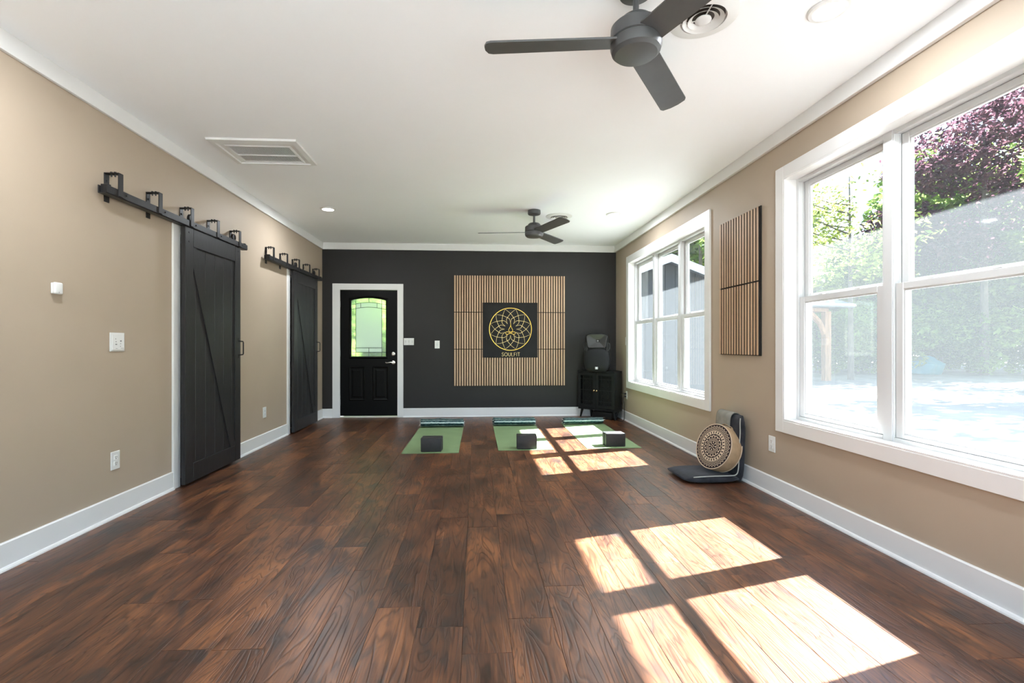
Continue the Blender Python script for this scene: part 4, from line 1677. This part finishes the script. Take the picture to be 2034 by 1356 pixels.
# ------------------------------------------------------------------ corner cabinet, loudspeaker, things under it
def corner_cabinet():
    FL, FR, SR = Vector((1.640, 7.560)), Vector((2.098, 7.092)), Vector((2.232, 7.222))
    SL = FL + (SR - FR) * 0.62
    BK = [SR, Vector((2.255, 7.25)), Vector((2.255, 7.645)), Vector((1.80, 7.645)), SL]
    root = thing('corner_cabinet', (2.05, 7.45, 0), 'black corner cabinet with lattice doors and tapered legs', 'cabinet')
    z0, z1 = 0.150, 0.742
    poly = [FL, FR, SR] + BK[1:]
    d = (FR - FL).normalized()
    nrm = Vector((d.y, -d.x))                       # outwards, to the camera
    W = (FR - FL).length
    ang = math.atan2(d.y, d.x)

    def fmat(off=0.0):
        """frame on the front face: local x along the front, y = outwards, z up"""
        return Matrix(((d.x, nrm.x, 0, FL.x + nrm.x * off), (d.y, nrm.y, 0, FL.y + nrm.y * off), (0, 0, 1, 0), (0, 0, 0, 1)))
    body = MB()
    t = 0.018
    pin = [p - nrm * 0.030 if i < 2 else p for i, p in enumerate(poly)]
    # carcass: bottom, back and sides, open towards the doors
    body.prism([tuple(p) for p in poly], 'z', z0, z0 + t)
    n = len(poly)
    for i in range(1, n):
        a, b = poly[i], poly[(i + 1) % n]
        e = (b - a).normalized()
        inn = Vector((-e.y, e.x))
        body.prism([tuple(a), tuple(b), tuple(b + inn * t), tuple(a + inn * t)], 'z', z0 + t, z1 - t)
    body.build('carcass', M_cab, root)
    MB().prism([tuple(p + (nrm * 0.012 if i < 2 else Vector((0, 0)))) for i, p in enumerate(poly)], 'z', z1 - t, z1 + 0.006).build('top', M_cab, root)
    MB().prism([tuple(p + (nrm * 0.006 if i < 2 else Vector((0, 0)))) for i, p in enumerate(poly)], 'z', z0 - 0.014, z0).build('base_rail', M_cab, root)
    dark = MB().box(0.03, W - 0.03, -0.075, -0.07, z0 + t, z1 - t, M=fmat())
    dark.build('inner_panel', M_cabin, root)
    dw = W / 2
    for k in range(2):
        a, b = k * dw + 0.003, (k + 1) * dw - 0.003
        fw = 0.045
        m = MB()
        za, zb = z0 + 0.022, z1 - 0.024
        M = fmat()
        y0, y1 = -0.004, 0.012
        m.box(a, a + fw, y0, y1, za, zb, M=M, bevel=0.001).box(b - fw, b, y0, y1, za, zb, M=M, bevel=0.001)
        m.box(a + fw, b - fw, y0, y1, za, za + fw, M=M).box(a + fw, b - fw, y0, y1, zb - fw, zb, M=M)
        door = m.build('door', M_cab, root)
        # lattice of thin bars and two diamonds
        l = MB()
        ia, ib, iz0, iz1 = a + fw, b - fw, za + fw, zb - fw
        bw = 0.008
        ya, yb = 0.0, 0.008
        v1, v2 = ia + 0.052, ib - 0.052
        h1, h2 = iz0 + 0.055, iz1 - 0.055
        hm = (iz0 + iz1) / 2
        for v in (v1, v2):
            l.box(v - bw / 2, v + bw / 2, ya, yb, iz0, iz1, M=M)
        for h in (h1, h2, hm):
            l.box(ia, ib, ya, yb - 0.001, h - bw / 2, h + bw / 2, M=M)
        vm = (v1 + v2) / 2
        for c0, c1 in ((h1, hm), (hm, h2)):
            cm_ = (c0 + c1) / 2
            for (p, q) in (((vm, c0), (v1, cm_)), ((v1, cm_), (vm, c1)), ((vm, c1), (v2, cm_)), ((v2, cm_), (vm, c0))):
                l.tube([M @ Vector((p[0], 0.004, p[1])), M @ Vector((q[0], 0.004, q[1]))], 0.0045, 4)
        l.build('lattice', M_cab, door)
        kx = b - 0.022 if k == 0 else a + 0.022
        MB().lathe([(0.005, 0), (0.005, 0.008), (0.014, 0.014), (0.016, 0.022), (0.010, 0.029), (0, 0.030)], 16,
                   M @ Matrix.Translation((kx, 0.012, hm - 0.005)) @ Matrix.Rotation(-PI / 2, 4, 'X')).build('knob', M_brass, door, smooth=True)
    # tapered legs
    for p, out in ((FL + d * 0.05 - nrm * 0.04, -d), (FR - d * 0.05 - nrm * 0.04, d), (Vector((2.20, 7.59)), Vector((0, 0))), (Vector((1.86, 7.60)), Vector((0, 0)))):
        m = MB()
        m.tube([(p.x + out.x * 0.035, p.y + out.y * 0.035, 0.0005), (p.x, p.y, z0 - 0.0145)], [0.013, 0.022], 10)
        m.build('leg', M_cab, root, smooth=True)


corner_cabinet()


def loudspeaker():
    c = Vector((1.905, 7.345, 0.7485))
    ang = math.radians(-22)                        # front turned towards the room
    root = thing('loudspeaker', c, 'black moulded loudspeaker standing on the corner cabinet', 'speaker', rot=(0, 0, ang))
    root.scale = (1.22, 1.10, 1.03)

    # front outline, local x across, z up
    def outline(s=1.0):
        pts = [(-0.10, 0.0), (0.10, 0.0), (0.140, 0.025), (0.160, 0.09), (0.167, 0.20), (0.160, 0.33), (0.152, 0.42), (0.150, 0.50), (0.135, 0.548), (0.10, 0.565), (0.0, 0.568), (-0.10, 0.565), (-0.135, 0.548), (-0.150, 0.50), (-0.152, 0.42), (-0.160, 0.33), (-0.167, 0.20), (-0.160, 0.09), (-0.140, 0.025)]
        return [(p[0] * s, 0.283 + (p[1] - 0.283) * s) for p in pts]
    b = MB()
    layers = [(-0.13, 0.965), (-0.118, 1.0), (-0.02, 1.0), (0.07, 0.88), (0.13, 0.62)]
    prev = None
    rings = []
    for y, s in layers:
        R = [b.bm.verts.new((p[0], y, max(0.0, 0.283 + (p[1] - 0.283) * (1.0 if p[1] < 0.283 else s)) if False else (p[1] if s >= 0.96 else (p[1] if p[1] < 0.03 else 0.283 + (p[1] - 0.283) * (0.5 + 0.5 * s))))) for p in outline(1.0)]
        for v, p in zip(R, outline(1.0)):
            v.co.x = p[0] * s
        rings.append(R)
    for A, B in zip(rings, rings[1:]):
        m = len(A)
        for k in range(m):
            b.bm.faces.new((A[k], A[(k + 1) % m], B[(k + 1) % m], B[k]))
    b.bm.faces.new(rings[0][::-1])
    b.bm.faces.new(rings[-1])
    b.build('enclosure', M_spk, root, smooth=True, local=True, angle=30)
    # woofer grille: bulging lower front
    g = MB()
    pts = [(-0.100, 0.012), (0.100, 0.012), (0.132, 0.04), (0.150, 0.11), (0.153, 0.20), (0.142, 0.285), (0.10, 0.325), (0.03, 0.342), (-0.03, 0.342), (-0.10, 0.325), (-0.142, 0.285), (-0.153, 0.20), (-0.150, 0.11), (-0.132, 0.04)]
    cx, cz = 0.0, 0.17
    prev = None
    for s, y in ((1.0, -0.130), (0.985, -0.142), (0.9, -0.152), (0.6, -0.160), (0.25, -0.163)):
        R = [g.bm.verts.new((cx + (p[0] - cx) * s, y, cz + (p[1] - cz) * s)) for p in pts]
        if prev:
            for k in range(len(R)):
                g.bm.faces.new((prev[k], prev[(k + 1) % len(R)], R[(k + 1) % len(R)], R[k]))
        prev = R
    g.bm.faces.new(prev)
    g.build('woofer_grille', M_grill, root, smooth=True, local=True)
    # horn: rectangular flare sinking to a throat
    h = MB()
    y_out, y_in = -0.156, -0.128
    O = [(-0.098, 0.352), (0.098, 0.352), (0.112, 0.372), (0.122, 0.45), (0.128, 0.515), (0.112, 0.543), (0.06, 0.553), (-0.06, 0.553), (-0.112, 0.543), (-0.128, 0.515), (-0.122, 0.45), (-0.112, 0.372)]
    q = len(O)

    def ring(s_, y_, c=(0.0, 0.452)):
        return [h.bm.verts.new((c[0] + (p[0] - 0.0) * s_, y_, c[1] + (p[1] - 0.452) * s_)) for p in O]
    LL = [ring(1.06, y_in), ring(1.0, y_out), ring(0.93, y_out), ring(0.16, y_in - 0.001, (0.012, 0.453))]
    for A, B in zip(LL, LL[1:]):
        for k in range(q):
            h.bm.faces.new((A[k], A[(k + 1) % q], B[(k + 1) % q], B[k]))
    h.bm.faces.new(LL[-1])
    h.build('horn', M_horn, root, local=True)
    MB().lathe([(0.014, 0), (0.012, 0.006), (0, 0.009)], 16, Matrix.Translation((0.011, -0.132, 0.453)) @ Matrix.Rotation(PI / 2, 4, 'X')).build('tweeter', mat('tweeter_grey', (0.2, 0.2, 0.2, 1), 0.4, 0.5), root, smooth=True, local=True)
    # side grips
    for s in (-1, 1):
        m = MB()
        P = catmull([(s * 0.128, -0.133, 0.30), (s * 0.158, -0.128, 0.345), (s * 0.160, -0.126, 0.40), (s * 0.134, -0.132, 0.425), (s * 0.124, -0.134, 0.36)], 5, True)
        m.tube(P, 0.005, 6, True)
        m.build('grip_rim', M_horn, root, smooth=True, local=True)
        q = MB()
        q.prism([(s * 0.130, 0.315), (s * 0.152, 0.345), (s * 0.154, 0.395), (s * 0.136, 0.415), (s * 0.127, 0.36)], 'y', -0.1345, -0.131)
        q.build('grip_recess', M_cabin, root, local=True)
    # badge with a small V mark
    MB().box(-0.019, 0.019, -0.1655, -0.160, 0.032, 0.068, bevel=0.002).build('badge', mat('badge_grey', (0.30, 0.30, 0.31, 1), 0.35), root, local=True)
    v = MB()
    v.prism([(-0.010, 0.064), (-0.004, 0.064), (0.0, 0.052), (0.004, 0.064), (0.010, 0.064), (0.003, 0.044), (-0.003, 0.044)], 'y', -0.1665, -0.1655)
    v.box(-0.013, 0.013, -0.1665, -0.1655, 0.035, 0.040)
    v.build('badge_mark', mat('badge_white', (0.85, 0.85, 0.85, 1), 0.4), root, local=True)


loudspeaker()


def under_cabinet_box():
    root = thing('equipment_case', (2.02, 7.36, 0), 'low black case pushed under the corner cabinet', 'case')
    M = Matrix.Translation((2.02, 7.365, 0)) @ Matrix.Rotation(math.radians(-44), 4, 'Z')
    MB().box(-0.165, 0.165, -0.10, 0.10, 0.0005, 0.100, bevel=0.012, seg=2, M=M).build('body', M_cab, root, smooth=True)
    MB().box(-0.170, 0.170, -0.104, 0.104, 0.100, 0.116, bevel=0.006, seg=2, M=M).build('lid', M_cab, root, smooth=True)
    MB().box(0.02, 0.06, -0.1075, -0.100, 0.030, 0.036, M=M).build('latch', M_chrome, root)


under_cabinet_box()


def cord(label, pts, r=0.0045):
    o = MB().tube(catmull(pts, 8), r, 8).build('power_cord', M_cord, None, smooth=True)
    tag(o, label, 'cord', 'black cords beside the corner cabinet')
    return o


def plug_top(o, p):
    MB().box(p[0] - 0.012, p[0] + 0.016, p[1] - 0.014, p[1] + 0.014, p[2] - 0.012, p[2] + 0.012, bevel=0.004).build('plug', M_cord, o)


c1 = cord('black cord looping from the upper socket behind the cabinet', [(2.262, 7.118, 0.411), (2.235, 7.125, 0.418), (2.205, 7.15, 0.395), (2.20, 7.19, 0.33), (2.249, 7.235, 0.26), (2.262, 7.30, 0.18)])
plug_top(c1, (2.264, 7.118, 0.411))
c2 = cord('black cord hanging from the lower socket to the floor', [(2.262, 7.118, 0.371), (2.236, 7.115, 0.345), (2.245, 7.10, 0.25), (2.244, 7.105, 0.12), (2.238, 7.09, 0.03), (2.20, 7.05, 0.006), (2.15, 7.10, 0.006), (2.14, 7.18, 0.02), (2.17, 7.20, 0.08), (2.20, 7.24, 0.13)])
plug_top(c2, (2.264, 7.118, 0.371))

# ------------------------------------------------------------------ outdoors
GZ = -0.35
g = MB()
NG = 60


def gz(x, y):
    return GZ + 0.05 * math.sin(x * 0.31 + 1.0) * math.cos(y * 0.27) + 0.0010 * max(0, x - 14) ** 2 * 0.3


g.quadgrid(lambda i, j: Vector((-60 + 160.0 * i / (NG - 1), -60 + 160.0 * j / (NG - 1), gz(-60 + 160.0 * i / (NG - 1), -60 + 160.0 * j / (NG - 1)))), NG, NG)
o = g.build('ground', M_ground, None, smooth=True)
o['kind'] = 'structure'

bounce = MB()  # unseen pale slab, added to bounce sunlight up through the rear glazing
for i in range(5):
    for j in range(4):
        bounce.box(-3.2 + i * 1.5, -3.2 + (i + 1) * 1.5 - 0.01, YF - WT - 0.05 - (j + 1) * 1.5, YF - WT - 0.06 - j * 1.5, GZ - 0.1, GZ + 0.12)
o = bounce.build('rear_bounce_slab', add_noise(mat('bounce_pale', (0.50, 0.49, 0.47, 1), 0.9), 3, 0.12))
o['kind'] = 'structure'
bounce_side = MB()  # unseen slab, added to bounce sun onto the ceiling by the farther window
for j in range(4):
    for i in range(3):
        bounce_side.box(XR + WT + 0.02 + i * 1.3, XR + WT + 0.01 + (i + 1) * 1.3, 3.95 + j * 1.4, 3.94 + (j + 1) * 1.4, GZ - 0.1, GZ + 0.09)
o = bounce_side.build('side_bounce_slab', add_noise(mat('bounce_grey', (0.24, 0.232, 0.22, 1), 0.9), 3, 0.15))
o['kind'] = 'structure'
absorber = MB()  # unseen dark strip, added to cut ground bounce on the ceiling by the windows
absorber.box(XR + WT, 6.8, YF - 1.0, 3.9, GZ - 0.05, GZ + 0.075, bevel=0.03)
o = absorber.build('dark_absorber_strip', add_noise(mat('absorber_dark', (0.040, 0.026, 0.018, 1), 0.95, spec=0.1), 18, 0.5, bump=0.6, bscale=50))
o['kind'] = 'structure'

LEAF = {
    'green': leaf_material('leaf_green', (0.045, 0.090, 0.022, 1), (0.27, 0.37, 0.085, 1)),
    'lime': leaf_material('leaf_lime', (0.12, 0.17, 0.04, 1), (0.44, 0.47, 0.12, 1)),
    'purple': leaf_material('leaf_purple', (0.040, 0.018, 0.030, 1), (0.12, 0.055, 0.065, 1)),
    'autumn': leaf_material('leaf_autumn', (0.16, 0.12, 0.03, 1), (0.42, 0.24, 0.07, 1)),
}


def crown_mesh(name, m, blobs, n_leaf, size, seed):
    r = random.Random(seed)
    V, F = [], []
    for _ in range(n_leaf):
        c, rad = blobs[r.randrange(len(blobs))]
        while True:
            d = Vector((r.uniform(-1, 1), r.uniform(-1, 1), r.uniform(-1, 1)))
            if 0.05 < d.length < 1:
                break
        d = d.normalized() * (d.length ** 0.5)
        p = Vector(c) + Vector((d.x * rad[0], d.y * rad[1], d.z * rad[2]))
        s = size * r.uniform(0.6, 1.3)
        u = Vector((r.gauss(0, 1), r.gauss(0, 1), r.gauss(0, 0.6))).normalized()
        w = u.cross(Vector((r.gauss(0, 1), r.gauss(0, 1), r.gauss(0, 1)))).normalized()
        k = len(V)
        V += [p - u * s, p + w * s * 0.42, p + u * s, p - w * s * 0.42]
        F.append((k, k + 1, k + 2, k + 3))
    me = bpy.data.meshes.new(name)
    me.from_pydata([tuple(v) for v in V], [], F)
    me.materials.append(m)
    return me


def tree_proto(kind, h, seed, n_leaf, size, spread, bare=0.35):
    """trunk with boughs + crown; returns (trunk mesh, crown mesh) in local coordinates"""
    r = random.Random(seed)
    t = MB()
    lean = (r.uniform(-0.25, 0.25), r.uniform(-0.25, 0.25))
    tr = 0.009 * h + 0.02
    path = [(lean[0] * (k / 6) ** 1.5, lean[1] * (k / 6) ** 1.5, -0.3 + (h * 0.92 + 0.3) * k / 6) for k in range(7)]
    t.tube(path, [tr * (1.25 - 1.05 * k / 6) for k in range(7)], 8)
    blobs = []
    for b in range(11):
        f = bare + (0.95 - bare) * (b + r.random() * 0.6) / 11
        z = h * f
        a = r.uniform(0, 2 * PI)
        L_ = spread * (1.15 - 0.8 * abs(f - 0.55)) * r.uniform(0.6, 1.0)
        base = Vector((lean[0] * f, lean[1] * f, z * 0.86))
        tip = base + Vector((math.cos(a) * L_, math.sin(a) * L_, L_ * 0.45))
        t.tube([base, (base + tip) / 2 + Vector((0, 0, -0.05 * L_)), tip], [tr * 0.42, tr * 0.28, tr * 0.10], 6)
        blobs.append((tip, (spread * 0.50, spread * 0.50, spread * 0.34)))
        blobs.append(((base + tip) / 2, (spread * 0.42, spread * 0.42, spread * 0.30)))
    blobs.append((Vector((lean[0], lean[1], h * 0.95)), (spread * 0.5, spread * 0.5, spread * 0.5)))
    to = t.build('trunk', M_bark, None, smooth=True, local=True)
    tm = to.data
    bpy.data.objects.remove(to)
    return tm, crown_mesh('crown', LEAF[kind], blobs, n_leaf, size, seed + 50)


protos = {
    'green_a': tree_proto('green', 13.0, 11, 5200, 0.26, 3.0, 0.16),
    'green_b': tree_proto('green', 10.0, 12, 4600, 0.24, 2.6, 0.10),
    'lime_a': tree_proto('lime', 11.0, 13, 4600, 0.24, 2.7, 0.18),
    'autumn_a': tree_proto('autumn', 9.0, 14, 3800, 0.22, 2.2, 0.15),
    'shrub': tree_proto('green', 3.4, 15, 2600, 0.16, 1.5, 0.05),
    'purple': tree_proto('purple', 14.5, 16, 15000, 0.15, 3.6, 0.40),
    'yard': tree_proto('lime', 9.5, 17, 2600, 0.12, 2.4, 0.50),
}


def tree(proto, name, x, y, s, rz, label, group=None):
    root = thing(name, (x, y, gz(x, y) - 0.02), label, 'tree' if 'shrub' not in name else 'shrub', group, rot=(0, 0, rz))
    root.scale = (s, s, s)
    for nm, me in zip(('trunk', 'crown'), protos[proto]):
        o = bpy.data.objects.new(nm, me)
        C.objects.link(o)
        o.parent = root
    return root


GF = 'trees at the wood edge beyond the yard'


def at(px, depth):
    """ground point seen along picture column px at a camera depth"""
    a = (px - CX) / F_PX
    xc = a * depth
    c, s = math.cos(YAW), math.sin(YAW)
    return xc * c + depth * s, -xc * s + depth * c


tree('purple', 'plum_tree', *at(1955, 22.5), 1.0, 0.4, 'purple-leaved tree outside the nearer window')
tree('yard', 'yard_tree', *at(1690, 20.5), 1.0, 2.2, 'slender pale-leaved yard tree beside the timber pavilion')
wood = [(1600, 27, 'lime_a', 0.62), (1668, 29, 'green_a', 0.56), (1722, 26, 'lime_a', 0.6), (1775, 29, 'autumn_a', 0.85), (1835, 25.5, 'green_b', 1.1), (1885, 29, 'green_a', 1.05),
        (1925, 25, 'green_b', 1.0), (1965, 28, 'lime_a', 1.1), (2010, 24.5, 'green_a', 0.95), (2060, 26, 'autumn_a', 1.2), (2130, 25, 'green_b', 1.2), (2240, 24, 'lime_a', 1.1),
        (1560, 30, 'green_a', 0.65), (1640, 34, 'green_b', 0.85), (1750, 35, 'green_a', 0.72), (1860, 34, 'lime_a', 1.1), (1980, 33, 'green_a', 1.0), (2100, 32, 'green_b', 1.5),
        (1300, 30, 'green_a', 1.0), (1350, 27, 'lime_a', 1.0), (1392, 25, 'green_a', 1.0), (1440, 29, 'green_b', 1.2), (1250, 32, 'lime_a', 1.2), (1500, 31, 'green_a', 0.9), (1690, 31, 'green_b', 0.75), (1810, 31, 'green_b', 0.9)]
nth = ['', 'second ', 'third ', 'fourth ', 'fifth ', 'sixth ', 'seventh ', 'eighth ', 'ninth ', 'tenth ', 'eleventh ', 'twelfth ']
kname = {'green_a': 'tall dark green tree', 'green_b': 'bushy green tree', 'lime_a': 'pale yellow-green tree', 'autumn_a': 'orange-tinged autumn tree'}
rt = random.Random(4)
order = sorted(wood, key=lambda w: w[0])
count = {}
for px, dep, pr, s in order:
    k = count.get(pr, 0)
    count[pr] = k + 1
    x, y = at(px, dep)
    tree(pr, 'forest_tree', x, y, s, rt.uniform(0, 6.28), '%s%s%s of the wood edge outside, counted from the left' % (nth[k] if k else 'first ', '', kname[pr]), GF)
for i, (px, dep, s) in enumerate(((1630, 24.5, 1.0), (1705, 24, 0.9), (1790, 24, 1.0), (1870, 23.5, 0.9), (1950, 23, 1.0), (2045, 22.5, 1.0), (1360, 24, 1.1))):
    x, y = at(px, dep)
    tree('shrub', 'woodland_shrub', x, y, s, rt.uniform(0, 6.28), '%slow green shrub at the foot of the wood edge, counted from the left' % ('first ' if i == 0 else nth[i]) if px != 1360 else 'low green shrub beside the dark barn', 'shrubs along the wood edge')
# greenery outside the front door and behind the house
for i, (x, y, pr, s) in enumerate(((-4.6, 17.0, 'green_b', 0.9), (-2.6, 19.0, 'green_b', 0.95), (-6.8, 18.0, 'green_a', 0.8), (-0.5, 21.0, 'green_a', 0.9))):
    tree(pr, 'garden_tree', x, y, s, i * 1.3, ['bushy green tree glimpsed through the left of the front door glass', 'bushy green tree glimpsed through the right of the front door glass', 'dark green tree outside, left of the front door', 'dark green tree outside, right of the front door'][i], 'trees outside the front door')
for i, (x, y) in enumerate(((-3.6, 12.6), (-2.5, 13.2), (-4.8, 13.5))):
    tree('shrub', 'garden_shrub', x, y, 0.75, i * 2.0, ['low shrub outside the front door, nearest the house', 'low shrub outside the front door, on the right', 'low shrub outside the front door, on the left'][i], 'shrubs outside the front door')


for i, (x, y, pr, s_) in enumerate(((20.5, 10.8, 'green_b', 1.15), (25.0, 14.2, 'lime_a', 1.0))):
    tree(pr, 'shade_tree', x, y, s_, i * 1.7, ['bushy green tree shading the yard, right of the view', 'pale green tree shading the yard, behind the bushy one'][i], 'trees shading the yard')


for i, (x, y, pr, s_) in enumerate(((30, 12.5, 'green_a', 0.95), (33, 8, 'green_b', 1.3), (29, 5, 'lime_a', 1.0), (32, 0.5, 'green_a', 1.0), (29, -4, 'green_b', 1.2), (31, -9, 'lime_a', 1.1), (27, -14, 'green_a', 1.0))):
    tree(pr, 'yard_edge_tree', x, y, s_, i * 0.9, 'leafy tree at the far side of the yard, beyond the right edge of the view', 'trees beyond the right edge of the view')


def barn():
    X0, Y0 = 5.56, 13.7
    hw = 3.3
    ze, zp = 2.35, 3.60
    root = thing('barn', (X0, Y0 + 3, GZ), 'dark board-sided barn with pale gable fascia, seen through the farther window', 'barn')
    sl_ = (zp - ze) / hw
    bw = 0.30
    n = int(2 * hw / bw)
    for k in range(n):
        a, b = X0 - hw + k * 2 * hw / n, X0 - hw + (k + 1) * 2 * hw / n
        f = lambda x: zp - abs(x - X0) * sl_
        pts = [(a + 0.006, GZ - 0.1), (b - 0.006, GZ - 0.1), (b - 0.006, f(b - 0.006)), (a + 0.006, f(a + 0.006))]
        if a < X0 < b:
            pts = pts[:3] + [(X0, zp)] + pts[3:]
        MB().prism(pts, 'y', Y0, Y0 + 0.03).build('board', M_barn, root)
    w = MB()
    w.box(X0 - hw, X0 - hw + 0.1, Y0 + 0.03, Y0 + 6, GZ - 0.1, ze).box(X0 + hw - 0.1, X0 + hw, Y0 + 0.03, Y0 + 6, GZ - 0.1, ze)
    w.prism([(X0 - hw, GZ - 0.1), (X0 + hw, GZ - 0.1), (X0 + hw, ze), (X0, zp - 0.01), (X0 - hw, ze)], 'y', Y0 + 0.03, Y0 + 0.1)
    w.prism([(X0 - hw, GZ - 0.1), (X0 + hw, GZ - 0.1), (X0 + hw, ze), (X0, zp - 0.01), (X0 - hw, ze)], 'y', Y0 + 5.9, Y0 + 6)
    w.build('wall', M_barn, root)
    e = 0.5
    for s in (-1, 1):
        p = [(X0, zp), (X0 + s * (hw + e), ze - e * sl_), (X0 + s * (hw + e), ze - e * sl_ + 0.14), (X0, zp + 0.14)]
        MB().prism(p, 'y', Y0 - 0.42, Y0 + 6.4).build('roof_slope', M_roof, root)
        q = [(X0, zp - 0.08), (X0 + s * (hw + e), ze - e * sl_ - 0.08), (X0 + s * (hw + e), ze - e * sl_ + 0.15), (X0, zp + 0.15)]
        MB().prism(q, 'y', Y0 - 0.46, Y0 - 0.42).build('fascia', M_fascia, root)


barn()


def pavilion():
    x, y = at(1641, 20.0)
    root = thing('pavilion', (x, y, gz(x, y)), 'open timber pavilion with brown posts at the left of the nearer window', 'pavilion')
    g0 = gz(x, y) - 0.05
    zt = 2.55
    S = 4.2
    corners = [(x, y), (x - 1.0, y + S), (x - S, y - 0.9), (x - S - 1.0, y + S - 0.9)]
    for cx_, cy_ in corners:
        MB().box(cx_ - 0.13, cx_ + 0.13, cy_ - 0.13, cy_ + 0.13, g0, zt, bevel=0.01).build('post', M_timber, root)
    def beam(a, b, z, w, nm):
        p, q = Vector((a[0], a[1], z)), Vector((b[0], b[1], z))
        MB().tube([p, q], w, 4).build(nm, M_timber, root)
    for a, b in ((0, 1), (0, 2), (1, 3), (2, 3)):
        beam(corners[a], corners[b], zt + 0.10, 0.17, 'beam')
    for a, b in ((0, 1), (0, 2), (1, 0), (2, 0)):
        A, B = Vector(corners[a]), Vector(corners[b])
        d = (B - A).normalized()
        P = [(A.x + d.x * 0.12, A.y + d.y * 0.12, zt - 0.95), (A.x + d.x * 0.35, A.y + d.y * 0.35, zt - 0.45), (A.x + d.x * 0.9, A.y + d.y * 0.9, zt - 0.02)]
        MB().tube(catmull(P, 4), 0.10, 6).build('brace', M_timber, root)
    cen = sum((Vector(c) for c in corners), Vector((0, 0))) / 4
    ap = Vector((cen.x, cen.y, zt + 1.6))
    e = [cen + (Vector(c) - cen) * 1.32 for c in (corners[0], corners[1], corners[3], corners[2])]
    m = MB()
    B = [m.bm.verts.new((p.x, p.y, zt + 0.12)) for p in e]
    T = [m.bm.verts.new((p.x, p.y, zt + 0.28)) for p in e]
    a = m.bm.verts.new(ap)
    for k in range(4):
        m.bm.faces.new((B[k], B[(k + 1) % 4], T[(k + 1) % 4], T[k]))
        m.bm.faces.new((T[k], T[(k + 1) % 4], a))
    m.bm.faces.new(B[::-1])
    m.build('roof', M_roof, root)
    f = MB()
    for k in range(4):
        p, q = e[k], e[(k + 1) % 4]
        f.tube([(p.x, p.y, zt + 0.22), (q.x, q.y, zt + 0.22)], 0.07, 6)
    f.build('gutter', M_fascia, root)


pavilion()


def tarp():
    x, y = at(1836, 23.2)
    r = random.Random(3)
    m = MB()
    bmesh.ops.create_icosphere(m.bm, subdivisions=3, radius=1.0)
    for v in m.bm.verts:
        k = 1 + 0.12 * math.sin(v.co.x * 5 + v.co.y * 3) + 0.08 * math.sin(v.co.z * 7)
        v.co = Vector((x + v.co.x * 0.75 * k, y + v.co.y * 0.6 * k, max(gz(x, y) - 0.02, gz(x, y) + 0.35 + v.co.z * 0.5 * k)))
    o = m.build('tarp_heap', M_tarp, None, smooth=True)
    tag(o, 'teal heap lying at the foot of the trees outside', 'heap')


tarp()
print('planks', npl, 'objects', len(bpy.data.objects))
